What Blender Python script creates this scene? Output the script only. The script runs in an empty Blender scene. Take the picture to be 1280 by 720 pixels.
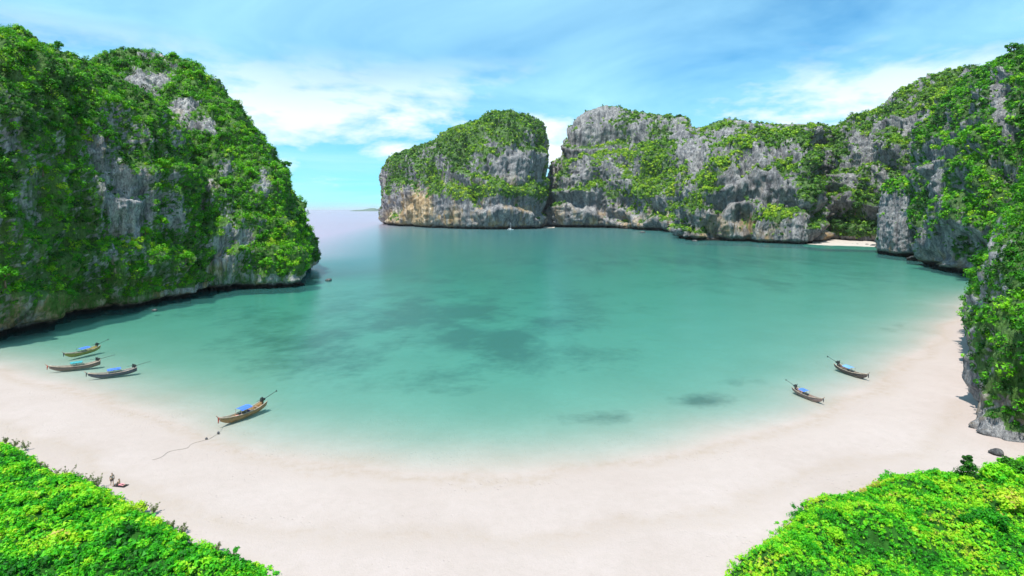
import bpy, bmesh, math, random
import numpy as np
from mathutils import Vector, Matrix

R = math.radians
SC = bpy.context.scene
COL = SC.collection

# ------------------------------------------------------------------ camera
FPX, HORIZ, CAMZ = 640.0, 262.0, 40.0          # focal length in px of the 1280 px photo, horizon row, eye height
cam_d = bpy.data.cameras.new('camera')
cam_d.sensor_width = 36.0
cam_d.lens = 18.0
cam_d.shift_y = -(360.0 - HORIZ) / 1280.0
cam_d.clip_start = 0.5
cam_d.clip_end = 150000.0
cam = bpy.data.objects.new('camera', cam_d)
cam.location = (0, 0, CAMZ)
cam.rotation_euler = (R(90), 0, 0)
COL.objects.link(cam)
SC.camera = cam

# ------------------------------------------------------------------ light
SUN = Vector((-0.20, -0.34, 0.92)).normalized()   # towards the sun
sd = bpy.data.lights.new('sun', 'SUN')
sd.energy = 4.8
sd.angle = R(0.6)
sd.color = (1.0, 0.96, 0.90)
so = bpy.data.objects.new('sun', sd)
so.rotation_euler = (-SUN).to_track_quat('-Z', 'Y').to_euler()
so.location = (0, 0, 400)
COL.objects.link(so)

world = bpy.data.worlds.new('World')
SC.world = world
world.use_nodes = True
wt = world.node_tree
wt.nodes.clear()


def N(t, kind, **kw):
    n = t.nodes.new(kind)
    for k, v in kw.items():
        setattr(n, k, v)
    return n


def math_node(t, op, a, b=None, clamp=False):
    n = N(t, 'ShaderNodeMath', operation=op, use_clamp=clamp)
    for i, v in enumerate((a, b)):
        if v is None:
            continue
        if isinstance(v, (int, float)):
            n.inputs[i].default_value = v
        else:
            t.links.new(v, n.inputs[i])
    return n.outputs[0]


def ramp(t, fac, stops, interp='LINEAR'):
    n = N(t, 'ShaderNodeValToRGB')
    cr = n.color_ramp
    cr.interpolation = interp
    while len(cr.elements) < len(stops):
        cr.elements.new(0.5)
    for e, (p, c) in zip(cr.elements, stops):
        e.position = p
        e.color = (c[0], c[1], c[2], 1) if not isinstance(c, (int, float)) else (c, c, c, 1)
    t.links.new(fac, n.inputs[0])
    return n.outputs[0]


def mixc(t, fac, a, b, mode='MIX'):
    n = N(t, 'ShaderNodeMix', data_type='RGBA', blend_type=mode)
    for i, v in ((0, fac), (6, a), (7, b)):
        if isinstance(v, (int, float)):
            n.inputs[i].default_value = v
        elif isinstance(v, tuple):
            n.inputs[i].default_value = (v[0], v[1], v[2], 1)
        else:
            t.links.new(v, n.inputs[i])
    return n.outputs[2]


def noise_tex(t, vec, scale, detail=4, rough=0.55, lac=2.0, dist=0.0):
    n = N(t, 'ShaderNodeTexNoise')
    n.inputs['Scale'].default_value = scale
    n.inputs['Detail'].default_value = detail
    n.inputs['Roughness'].default_value = rough
    n.inputs['Lacunarity'].default_value = lac
    n.inputs['Distortion'].default_value = dist
    if vec is not None:
        t.links.new(vec, n.inputs['Vector'])
    return n.outputs['Fac']


def mapping(t, vec, scale=(1, 1, 1), loc=(0, 0, 0), rot=(0, 0, 0)):
    m = N(t, 'ShaderNodeMapping')
    m.inputs['Scale'].default_value = scale
    m.inputs['Location'].default_value = loc
    m.inputs['Rotation'].default_value = rot
    t.links.new(vec, m.inputs['Vector'])
    return m.outputs[0]


def build_sky():
    t = wt
    sky = N(t, 'ShaderNodeTexSky', sky_type='NISHITA')
    sky.sun_disc = False
    sky.sun_elevation = math.asin(SUN.z)
    sky.sun_rotation = math.atan2(SUN.x, SUN.y)
    sky.altitude = 0
    sky.air_density = 1.0
    sky.dust_density = 0.1
    sky.ozone_density = 2.0
    blue = mixc(t, 1.0, sky.outputs[0], (0.40, 1.14, 1.42), 'MULTIPLY')
    tc = N(t, 'ShaderNodeTexCoord')
    sep = N(t, 'ShaderNodeSeparateXYZ')
    t.links.new(tc.outputs['Generated'], sep.inputs[0])
    z = math_node(t, 'MAXIMUM', sep.outputs[2], 0.0)
    # cloud deck: the direction projected on a high plane, so that streaks flatten towards the horizon
    zz = math_node(t, 'ADD', z, 0.075)
    cx = math_node(t, 'DIVIDE', sep.outputs[0], zz)
    cy = math_node(t, 'DIVIDE', sep.outputs[1], zz)
    cmb = N(t, 'ShaderNodeCombineXYZ')
    t.links.new(cx, cmb.inputs[0])
    t.links.new(cy, cmb.inputs[1])
    v1 = mapping(t, cmb.outputs[0], (0.55, 0.62, 1), (3.7, 1.3, 0), (0, 0, R(12)))
    n1 = noise_tex(t, v1, 1.0, 7, 0.56, 2.1, 0.6)
    v2 = mapping(t, cmb.outputs[0], (0.16, 0.22, 1), (8.1, 4.4, 0), (0, 0, R(-20)))
    n2 = noise_tex(t, v2, 1.0, 3, 0.5, 2.0, 0.3)
    cov = math_node(t, 'ADD', math_node(t, 'MULTIPLY', n1, 0.62), math_node(t, 'MULTIPLY', n2, 0.5))
    wisps = ramp(t, cov, [(0.0, 0.0), (0.42, 0.05), (0.54, 0.45), (0.68, 0.85), (1.0, 0.95)])
    # a bank of heaped cloud low over the horizon, all the way round
    v3 = mapping(t, tc.outputs['Generated'], (3.4, 3.4, 9.0), (7.7, 2.3, 0.4))
    n3 = noise_tex(t, v3, 1.0, 8, 0.55, 2.1, 0.15)
    low = ramp(t, z, [(0.0, 0.09), (0.06, 0.12), (0.15, 0.11), (0.25, 0.02), (1.0, 0.0)])
    heap = math_node(t, 'ADD', n3, low)
    heaps = ramp(t, heap, [(0.0, 0.0), (0.525, 0.0), (0.63, 0.9), (1.0, 1.0)])
    hfade = ramp(t, z, [(0.0, 0.9), (0.17, 0.9), (0.29, 0.0), (1.0, 0.0)])
    heaps = math_node(t, 'MULTIPLY', heaps, hfade)
    c1 = mixc(t, wisps, blue, (4.3, 8.2, 10.2))
    c2 = mixc(t, heaps, c1, (9.4, 9.7, 9.9))
    bg = N(t, 'ShaderNodeBackground')
    bg.inputs[1].default_value = 0.092
    t.links.new(c2, bg.inputs[0])
    out = N(t, 'ShaderNodeOutputWorld')
    t.links.new(bg.outputs[0], out.inputs[0])


build_sky()
SC.render.engine = 'CYCLES'
SC.view_settings.view_transform = 'Standard'
SC.view_settings.look = 'None'
SC.view_settings.exposure = 0.45
SC.view_settings.gamma = 1.0
SC.view_settings.use_curve_mapping = False
SC.cycles.transparent_max_bounces = 24
SC.cycles.max_bounces = 6

# ------------------------------------------------------------------ pixels <-> places


def W(px, py, z=0.0):
    """Point at height z that lies on the ray of a photo pixel below the horizon."""
    Y = (CAMZ - z) * FPX / (py - HORIZ)
    return np.array([(px - 640.0) / FPX * Y, Y, z])


def at(px, py, Y):
    """Point at distance Y on the ray of a photo pixel."""
    return np.array([(px - 640.0) / FPX * Y, Y, CAMZ - (py - HORIZ) / FPX * Y])


def to_px(P):
    Y = np.maximum(P[..., 1], 1.0)
    return 640 + P[..., 0] / Y * FPX, HORIZ + (CAMZ - P[..., 2]) / Y * FPX


# ------------------------------------------------------------------ noise
def _h(ix, iy, iz, seed):
    h = (ix * np.uint32(374761393)) ^ (iy * np.uint32(668265263)) ^ (iz * np.uint32(2147483647)) ^ np.uint32(seed * 974711 & 0xffffffff)
    h = (h ^ (h >> np.uint32(13))) * np.uint32(1274126177)
    h = (h ^ (h >> np.uint32(16))) * np.uint32(2246822519)
    h ^= h >> np.uint32(15)
    return h.astype(np.float32) * np.float32(2.0 / 4294967295.0) - np.float32(1.0)


def vnoise(P, seed=0):
    P = np.asarray(P, np.float64)
    F = np.floor(P)
    f = (P - F).astype(np.float32)
    I = F.astype(np.int64).astype(np.uint32)
    f = f * f * f * (f * (f * 6 - 15) + 10)
    out = 0
    one = np.uint32(1)
    X, Y, Z = I[..., 0], I[..., 1], I[..., 2]
    fx, fy, fz = f[..., 0], f[..., 1], f[..., 2]
    with np.errstate(over='ignore'):
        def L(z):
            a = _h(X, Y, z, seed); b = _h(X + one, Y, z, seed)
            c = _h(X, Y + one, z, seed); d = _h(X + one, Y + one, z, seed)
            ab = a + (b - a) * fx
            cd = c + (d - c) * fx
            return ab + (cd - ab) * fy
        l0 = L(Z)
        l1 = L(Z + one)
    return l0 + (l1 - l0) * fz


def fbm(P, octv=4, seed=0, gain=0.5, ridged=False):
    P = np.asarray(P, np.float64)
    a, s, tot = 1.0, 0, 0
    for o in range(octv):
        n = vnoise(P * (2.03 ** o) + o * 17.3, seed + o)
        if ridged:
            n = 1 - 2 * np.abs(n)
        s = s + a * n
        tot += a
        a *= gain
    return s / tot


def sstep(a, b, x):
    t = np.clip((x - a) / (b - a), 0, 1)
    return t * t * (3 - 2 * t)


# ------------------------------------------------------------------ mesh helpers
def np_mesh(name, V, Fq, attrs=None, smooth=True):
    """Mesh from arrays; Fq is (n,4) or (n,3)."""
    me = bpy.data.meshes.new(name)
    V = np.ascontiguousarray(V, np.float32)
    Fq = np.ascontiguousarray(Fq, np.int32)
    n, k = Fq.shape
    me.vertices.add(len(V))
    me.vertices.foreach_set('co', V.ravel())
    me.loops.add(n * k)
    me.loops.foreach_set('vertex_index', Fq.ravel())
    me.polygons.add(n)
    me.polygons.foreach_set('loop_start', np.arange(0, n * k, k, dtype=np.int32))
    me.polygons.foreach_set('use_smooth', np.full(n, smooth, dtype=bool))
    for an, av in (attrs or {}).items():
        a = me.attributes.new(an, 'FLOAT', 'POINT')
        a.data.foreach_set('value', np.ascontiguousarray(av, np.float32).ravel())
    me.update(calc_edges=True)
    me.validate()
    return me


def link(name, me, mat=None, parent=None):
    o = bpy.data.objects.new(name, me)
    COL.objects.link(o)
    if mat is not None and me is not None:
        if len(me.materials) == 0:
            me.materials.append(mat)
    if parent is not None:
        o.parent = parent
    return o


def tag(o, label=None, cat=None, group=None, kind=None):
    if label: o['label'] = label
    if cat: o['category'] = cat
    if group: o['group'] = group
    if kind: o['kind'] = kind
    return o


def empty(name, loc, rz=0.0):
    o = bpy.data.objects.new(name, None)
    o.empty_display_size = 0.3
    o.location = loc
    o.rotation_euler = (0, 0, rz)
    COL.objects.link(o)
    return o


def grid_faces(nu, nv):
    i = np.arange(nu - 1)[:, None] * nv + np.arange(nv - 1)[None, :]
    i = i.ravel()
    return np.stack([i, i + nv, i + nv + 1, i + 1], 1)


class MB:
    """Collects simple shapes, links them as one mesh object."""

    def __init__(self):
        self.v, self.f = [], []

    def add(self, v, f):
        b = len(self.v)
        self.v += [tuple(p) for p in v]
        self.f += [tuple(i + b for i in q) for q in f]

    def box(self, c, s, rz=0.0, ry=0.0):
        m = Matrix.Rotation(rz, 3, 'Z') @ Matrix.Rotation(ry, 3, 'Y')
        vs = [Vector(c) + m @ Vector((x * s[0] / 2, y * s[1] / 2, z * s[2] / 2)) for x in (-1, 1) for y in (-1, 1) for z in (-1, 1)]
        self.add(vs, [(0, 1, 3, 2), (4, 6, 7, 5), (0, 4, 5, 1), (2, 3, 7, 6), (0, 2, 6, 4), (1, 5, 7, 3)])

    def tube(self, pts, rad, n=6, cap=True):
        pts = [Vector(p) for p in pts]
        if isinstance(rad, (int, float)):
            rad = [rad] * len(pts)
        vs, fs = [], []
        for i, p in enumerate(pts):
            d = (pts[min(i + 1, len(pts) - 1)] - pts[max(i - 1, 0)]).normalized()
            a = d.cross(Vector((0, 0, 1)) if abs(d.z) < 0.9 else Vector((1, 0, 0))).normalized()
            b = d.cross(a)
            for k in range(n):
                th = 2 * math.pi * k / n
                vs.append(p + (a * math.cos(th) + b * math.sin(th)) * rad[i])
        for i in range(len(pts) - 1):
            for k in range(n):
                fs.append((i * n + k, i * n + (k + 1) % n, (i + 1) * n + (k + 1) % n, (i + 1) * n + k))
        if cap:
            fs.append(tuple(reversed(range(n))))
            fs.append(tuple((len(pts) - 1) * n + k for k in range(n)))
        self.add(vs, fs)

    def mesh(self, name, smooth=False):
        me = bpy.data.meshes.new(name)
        me.from_pydata([tuple(p) for p in self.v], [], self.f)
        bm = bmesh.new()
        bm.from_mesh(me)
        bmesh.ops.recalc_face_normals(bm, faces=bm.faces)
        bm.to_mesh(me)
        bm.free()
        if smooth:
            for p in me.polygons:
                p.use_smooth = True
        return me

    def build(self, name, mat, parent=None, smooth=False):
        return link(name, self.mesh(name, smooth), mat, parent)


# ------------------------------------------------------------------ materials
def new_mat(name):
    m = bpy.data.materials.new(name)
    m.use_nodes = True
    t = m.node_tree
    t.nodes.clear()
    out = N(t, 'ShaderNodeOutputMaterial')
    return m, t, out


def principled(t, out, rough=0.8, spec=0.3):
    p = N(t, 'ShaderNodeBsdfPrincipled')
    p.inputs['Roughness'].default_value = rough
    p.inputs['Specular IOR Level'].default_value = spec
    t.links.new(p.outputs[0], out.inputs[0])
    return p


def bump(t, h, strength, dist, target):
    b = N(t, 'ShaderNodeBump')
    b.inputs['Strength'].default_value = strength
    b.inputs['Distance'].default_value = dist
    t.links.new(h, b.inputs['Height'])
    t.links.new(b.outputs[0], target)


def attr(t, name):
    a = N(t, 'ShaderNodeAttribute')
    a.attribute_name = name
    return a.outputs['Fac']


def plain_mat(name, col, rough=0.6, spec=0.4, var=0.25, scale=6.0, metallic=0.0):
    m, t, out = new_mat(name)
    p = principled(t, out, rough, spec)
    p.inputs['Metallic'].default_value = metallic
    tc = N(t, 'ShaderNodeTexCoord')
    n = noise_tex(t, tc.outputs['Object'], scale, 5, 0.6)
    dark = tuple(c * (1 - var) for c in col)
    lite = tuple(min(1, c * (1 + var)) for c in col)
    t.links.new(ramp(t, n, [(0.3, dark), (0.7, lite)]), p.inputs['Base Color'])
    return m


def rock_mat(name, sc, warm=0.5, moss=(0.05, 0.085, 0.02), k=1.0):
    """Karst limestone: pale grey, dark vertical streaks, ochre stains, moss where 'veg' says so."""
    m, t, out = new_mat(name)
    p = principled(t, out, 0.92, 0.15)
    tc = N(t, 'ShaderNodeTexCoord')
    ob = tc.outputs['Object']
    vs = mapping(t, ob, (1 / sc, 1 / sc, 0.16 / sc))
    n_str = noise_tex(t, vs, 0.42, 7, 0.62, 2.1, 0.4)
    n_blot = noise_tex(t, mapping(t, ob, (1 / sc, 1 / sc, 0.55 / sc), (31, 7, 3)), 0.13, 5, 0.6, 2.0, 0.5)
    n_fine = noise_tex(t, mapping(t, ob, (1 / sc, 1 / sc, 0.4 / sc)), 1.7, 5, 0.7)
    c = ramp(t, n_str, [(0.28, (0.05, 0.05, 0.058)), (0.41, (0.20 * k, 0.20 * k, 0.21 * k)), (0.54, (0.39 * k, 0.38 * k, 0.375 * k)), (0.70, (0.60 * k, 0.575 * k, 0.54 * k))])
    c = mixc(t, ramp(t, n_fine, [(0.36, 0.75), (0.62, 0.0)]), c, (0.085, 0.085, 0.095))
    wa = attr(t, 'warm')
    w = math_node(t, 'ADD', math_node(t, 'MULTIPLY', ramp(t, n_blot, [(0.50, 0.0), (0.62, 1.0)]), wa), math_node(t, 'MAXIMUM', math_node(t, 'SUBTRACT', wa, 1.0), 0.0), True)
    och = ramp(t, n_str, [(0.3, (0.15, 0.09, 0.035)), (0.5, (0.46, 0.31, 0.14)), (0.68, (0.66, 0.53, 0.36))])
    c = mixc(t, math_node(t, 'MULTIPLY', w, warm), c, och)
    mos = mixc(t, ramp(t, n_fine, [(0.35, 0.0), (0.7, 1.0)]), moss, tuple(x * 2.6 for x in moss))
    vg = math_node(t, 'ADD', attr(t, 'veg'), math_node(t, 'MULTIPLY', math_node(t, 'SUBTRACT', n_fine, 0.5), 0.9))
    vg = math_node(t, 'SUBTRACT', vg, math_node(t, 'MULTIPLY', math_node(t, 'SUBTRACT', n_str, 0.5), 1.5))
    c = mixc(t, ramp(t, vg, [(0.30, 0.0), (0.62, 0.9)]), c, mos)
    # the tide notch: near-black rock a little above the water
    c = mixc(t, attr(t, 'low_dark'), c, (0.012, 0.012, 0.011))
    t.links.new(c, p.inputs['Base Color'])
    hgt = math_node(t, 'ADD', math_node(t, 'MULTIPLY', n_str, 1.0), math_node(t, 'MULTIPLY', n_fine, 0.5))
    bump(t, hgt, 1.0, 2.0 * sc, p.inputs['Normal'])
    return m


def leaf_mat(name, stops, trans=0.3, rough=0.55):
    m, t, out = new_mat(name)
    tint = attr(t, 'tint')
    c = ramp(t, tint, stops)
    p = N(t, 'ShaderNodeBsdfPrincipled')
    p.inputs['Roughness'].default_value = rough
    p.inputs['Specular IOR Level'].default_value = 0.25
    t.links.new(c, p.inputs['Base Color'])
    tr = N(t, 'ShaderNodeBsdfTranslucent')
    t.links.new(mixc(t, 1.0, c, (1.15, 1.1, 0.5), 'MULTIPLY'), tr.inputs[0])
    mx = N(t, 'ShaderNodeMixShader')
    mx.inputs[0].default_value = trans
    t.links.new(p.outputs[0], mx.inputs[1])
    t.links.new(tr.outputs[0], mx.inputs[2])
    t.links.new(mx.outputs[0], out.inputs[0])
    return m


LEAF_NEAR = [(0.0, (0.010, 0.050, 0.005)), (0.22, (0.025, 0.15, 0.006)), (0.42, (0.075, 0.34, 0.008)), (0.68, (0.20, 0.52, 0.010)), (1.0, (0.44, 0.60, 0.03))]
LEAF_FAR = [(0.0, (0.014, 0.045, 0.012)), (0.3, (0.04, 0.13, 0.02)), (0.55, (0.11, 0.28, 0.02)), (0.8, (0.26, 0.46, 0.02)), (1.0, (0.40, 0.54, 0.04))]
LEAF_LAWN = [(0.0, (0.012, 0.085, 0.008)), (0.22, (0.025, 0.27, 0.008)), (0.45, (0.08, 0.52, 0.010)), (0.68, (0.28, 0.66, 0.012)), (0.92, (0.52, 0.66, 0.03)), (1.0, (0.52, 0.42, 0.10))]
M = {}
M['leaf'] = leaf_mat('leaf_green', LEAF_NEAR)
M['leaf_far'] = leaf_mat('leaf_far_green', LEAF_FAR)
M['leaf_lawn'] = leaf_mat('leaf_bright_green', LEAF_LAWN, 0.35)
M['bark'] = plain_mat('bark', (0.16, 0.12, 0.08), 0.9, 0.2, 0.4, 3)
M['twig'] = plain_mat('dry_twig', (0.20, 0.17, 0.11), 0.9, 0.2, 0.4, 3)
M['rock_near'] = rock_mat('limestone_near', 0.95, 0.85, (0.045, 0.105, 0.014), 1.25)
M['rock_mid'] = rock_mat('limestone_mid', 1.7, 0.6, (0.04, 0.09, 0.016))
M['rock_far'] = rock_mat('limestone_far', 3.3, 0.8, (0.05, 0.10, 0.02))

# ------------------------------------------------------------------ shoreline and sea floor
SHORE_PX = [(0, 463), (60, 478), (130, 497), (200, 523), (260, 547), (330, 567), (420, 581), (520, 590), (640, 592), (740, 584),
            (820, 570), (900, 552), (960, 541), (1010, 527), (1050, 508), (1100, 475), (1150, 437), (1198, 401), (1222, 374)]
SHORE = np.array([W(a, b)[:2] for a, b in SHORE_PX])
SHORE = np.vstack([[[-260, 175], [-170, 142]], SHORE, [[250, 250], [420, 300]]])


def seg_dist(X, Y, line):
    d = np.full(X.shape, 1e9)
    for a, b in zip(line[:-1], line[1:]):
        ab = b - a
        t = np.clip(((X - a[0]) * ab[0] + (Y - a[1]) * ab[1]) / (ab @ ab), 0, 1)
        d = np.minimum(d, np.hypot(X - a[0] - t * ab[0], Y - a[1] - t * ab[1]))
    return d


def shore_s(X, Y):
    """Signed distance to the waterline, positive towards the sea."""
    d = seg_dist(X, Y, SHORE)
    ys = np.interp(X, SHORE[:, 0], SHORE[:, 1])
    return np.where(Y > ys, d, -d)


def bed_z(X, Y):
    s = shore_s(X, Y)
    P = np.stack([X, Y, np.zeros_like(X)], -1)
    s = s + 2.2 * fbm(P / 22.0, 3, 5)
    sea = -np.interp(s, [0, 6, 14, 24, 42, 80, 160, 300, 600, 1500], [0, 0.36, 0.86, 1.38, 1.8, 2.3, 3.2, 5.0, 9.0, 22])
    land = np.interp(-s, [0, 8, 20, 40, 90], [0, 0.42, 0.85, 1.25, 1.6])
    sea = sea - 26 * sstep(-60, 160, -(X + 0.24 * Y)) * sstep(285, 470, Y)  # extra depth at the bay mouth so the painted lilac shows there
    z = np.where(s > 0, sea, land)
    return z + 0.05 * fbm(P / 5.0, 3, 9) * sstep(2, 8, np.abs(s)), s


def axis(lo, hi, step, far):
    mid = np.arange(lo, hi + 1e-6, step)
    g = step * 1.0
    up, x = [], hi
    while x < far:
        g *= 1.16
        x += g
        up.append(x)
    dn, x, g = [], lo, step
    while x > -far:
        g *= 1.16
        x -= g
        dn.append(x)
    return np.array(dn[::-1] + list(mid) + up)


gx = axis(-190, 250, 2.1, 90000)
gy = axis(34, 320, 1.8, 90000)
GX, GY = np.meshgrid(gx, gy, indexing='ij')
BZ, BS = bed_z(GX, GY)

# dark sea-grass and coral beds on the floor, their places read from the photograph
bedP = np.stack([GX, GY, np.zeros_like(GX)], -1)
PX, PY = to_px(bedP)
reef = np.zeros_like(GX)
nz = fbm(np.stack([GX / 15, GY / 24, np.zeros_like(GX)], -1), 5, 21, 0.68)
for cx, cy, rx, ry, am in [(560, 395, 170, 45, 1.0), (640, 425, 120, 32, 0.9), (420, 425, 120, 36, 1.0), (480, 395, 110, 30, 0.9), (660, 372, 150, 22, 0.55),
                           (1147, 409, 34, 10, 1.8), (940, 471, 30, 7, 0.85), (878, 495, 34, 8, 0.8), (760, 515, 70, 9, 0.5), (560, 478, 30, 8, 0.5),
                           (850, 320, 260, 16, 0.8), (980, 345, 180, 14, 0.55), (330, 390, 110, 16, 0.6), (520, 455, 120, 22, 0.6), (545, 340, 90, 14, 0.6)]:
    e = ((PX - cx) / rx) ** 2 + ((PY - cy) / ry) ** 2
    reef = np.maximum(reef, am * np.exp(-e * 0.9))
reef = np.clip(reef * (0.66 + 1.5 * nz), 0, 1) * sstep(7, 18, BS)


def build_beach():
    V = np.stack([GX, GY, BZ], -1).reshape(-1, 3)
    me = np_mesh('beach', V, grid_faces(len(gx), len(gy)), {'shore': BS.ravel(), 'reef': reef.ravel()})
    m, t, out = new_mat('coral_sand')
    p = principled(t, out, 0.95, 0.12)
    tc = N(t, 'ShaderNodeTexCoord')
    ob = tc.outputs['Object']
    nb = noise_tex(t, ob, 0.05, 5, 0.6)
    nm = noise_tex(t, ob, 0.6, 6, 0.65)
    nf = noise_tex(t, ob, 5.0, 4, 0.7)
    c = ramp(t, nb, [(0.3, (0.398, 0.325, 0.292)), (0.7, (0.448, 0.374, 0.346))])
    c = mixc(t, ramp(t, nm, [(0.38, 0.22), (0.60, 0.0)]), c, (0.34, 0.285, 0.245))
    c = mixc(t, ramp(t, nf, [(0.30, 0.30), (0.46, 0.0)]), c, (0.29, 0.24, 0.20))
    # tide lines of weed and coarser shell sand
    s = attr(t, 'shore')
    sw = math_node(t, 'ADD', s, math_node(t, 'MULTIPLY', math_node(t, 'SUBTRACT', nb, 0.5), 16.0))
    band = ramp(t, math_node(t, 'MULTIPLY', math_node(t, 'ADD', sw, 30.0), 1 / 60.0),
                [(0.18, 0.0), (0.235, 0.5), (0.27, 0.05), (0.33, 0.0), (0.44, 0.15), (0.485, 0.75), (0.53, 0.25), (0.60, 0.0)])
    band = math_node(t, 'MULTIPLY', band, ramp(t, nm, [(0.35, 0.15), (0.65, 1.0)]))
    c = mixc(t, math_node(t, 'MULTIPLY', band, 0.85), c, (0.315, 0.245, 0.18))
    spots = noise_tex(t, ob, 1.3, 3, 0.8)
    c = mixc(t, ramp(t, spots, [(0.70, 0.0), (0.75, 0.5)]), c, (0.24, 0.19, 0.14))
    rf = attr(t, 'reef')
    nr = noise_tex(t, ob, 0.22, 8, 0.75)
    rr = math_node(t, 'ADD', rf, math_node(t, 'MULTIPLY', math_node(t, 'SUBTRACT', nr, 0.5), 1.5))
    rfm = math_node(t, 'MULTIPLY', ramp(t, rr, [(0.10, 0.0), (0.85, 0.72)]), ramp(t, rf, [(0.02, 0.0), (0.2, 1.0)]))
    c = mixc(t, rfm, c, (0.085, 0.078, 0.066))
    t.links.new(c, p.inputs['Base Color'])
    h = math_node(t, 'ADD', math_node(t, 'MULTIPLY', nm, 0.6), math_node(t, 'MULTIPLY', nf, 0.3))
    vo = N(t, 'ShaderNodeTexVoronoi')
    vo.inputs['Scale'].default_value = 1.25
    t.links.new(ob, vo.inputs['Vector'])
    trail = noise_tex(t, mapping(t, ob, (0.035, 0.16, 1), (2, 9, 0), (0, 0, R(-14))), 1.0, 3, 0.5)
    dent = math_node(t, 'MULTIPLY', ramp(t, vo.outputs['Distance'], [(0.10, 1.0), (0.26, 0.0)]), ramp(t, trail, [(0.50, 0.0), (0.60, 1.0)]))
    h = math_node(t, 'SUBTRACT', h, math_node(t, 'MULTIPLY', dent, 0.45))
    bump(t, h, 0.6, 0.3, p.inputs['Normal'])
    o = link('beach', me, m)
    tag(o, 'pale pinkish coral sand beach curving round the bay, running on as the sea floor', 'beach', kind='structure')


build_beach()


def build_sea():
    depth = np.maximum(-BZ, 0.0)
    V = np.stack([GX, GY, np.zeros_like(GX)], -1).reshape(-1, 3)
    Fq = grid_faces(len(gx), len(gy))
    keep = (BZ.ravel()[Fq] < 0.25).any(1)
    me = np_mesh('sea', V, Fq[keep], {'depth': depth.ravel()})
    m, t, out = new_mat('sea_water')
    d = attr(t, 'depth')
    tc = N(t, 'ShaderNodeTexCoord')
    ob = tc.outputs['Object']
    # light crossing the layer once is filtered by its depth
    cmb = N(t, 'ShaderNodeCombineXYZ')
    for i, k in enumerate((0.44, 0.078, 0.150)):
        t.links.new(math_node(t, 'POWER', math.exp(-k), d), cmb.inputs[i])
    tr = N(t, 'ShaderNodeBsdfTransparent')
    t.links.new(cmb.outputs[0], tr.inputs[0])
    df = N(t, 'ShaderNodeBsdfDiffuse')
    t.links.new(ramp(t, math_node(t, 'MULTIPLY', d, 1 / 40.0), [(0.0, (0.04, 0.21, 0.19)), (0.25, (0.026, 0.15, 0.147)), (0.75, (0.31, 0.22, 0.30))]), df.inputs[0])  # deepest stop: lilac sky reflection painted into the water's body colour
    body = N(t, 'ShaderNodeMixShader')
    bf = math_node(t, 'SUBTRACT', 1.0, math_node(t, 'POWER', math.exp(-0.13), d))
    t.links.new(bf, body.inputs[0])
    t.links.new(tr.outputs[0], body.inputs[1])
    t.links.new(df.outputs[0], body.inputs[2])
    gl = N(t, 'ShaderNodeBsdfGlossy')
    gl.inputs['Roughness'].default_value = 0.22
    gl.inputs[0].default_value = (0.9, 0.9, 0.9, 1)
    w1 = noise_tex(t, mapping(t, ob, (0.30, 0.55, 1), (0, 0, 0), (0, 0, R(15))), 1.0, 5, 0.6, 2.1, 0.5)
    w2 = noise_tex(t, mapping(t, ob, (0.022, 0.06, 1), (5, 2, 0), (0, 0, R(-8))), 1.0, 4, 0.6, 2.0, 0.4)
    h = math_node(t, 'ADD', math_node(t, 'MULTIPLY', w1, 0.30), math_node(t, 'MULTIPLY', w2, 0.8))
    bn = N(t, 'ShaderNodeBump')
    bn.inputs['Strength'].default_value = 0.45
    bn.inputs['Distance'].default_value = 0.6
    t.links.new(h, bn.inputs['Height'])
    t.links.new(bn.outputs[0], gl.inputs['Normal'])
    fr = N(t, 'ShaderNodeFresnel')
    fr.inputs[0].default_value = 1.33
    t.links.new(bn.outputs[0], fr.inputs[1])
    # wind-roughened water mirrors less at grazing angles than a calm sheet; the thin film at the edge hardly at all
    shal = ramp(t, d, [(0.0, 0.0), (0.25, 0.8), (1.0, 1.0)])
    fac = math_node(t, 'MULTIPLY', math_node(t, 'MULTIPLY', fr.outputs[0], 0.55), shal)
    mx = N(t, 'ShaderNodeMixShader')
    t.links.new(fac, mx.inputs[0])
    t.links.new(body.outputs[0], mx.inputs[1])
    t.links.new(gl.outputs[0], mx.inputs[2])
    t.links.new(mx.outputs[0], out.inputs[0])
    o = link('sea', me, m)
    tag(o, 'clear turquoise bay water paling over the sand, darker out at sea', 'sea', kind='structure')


build_sea()

# ------------------------------------------------------------------ leaf clouds
rng = np.random.default_rng(7)


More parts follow.
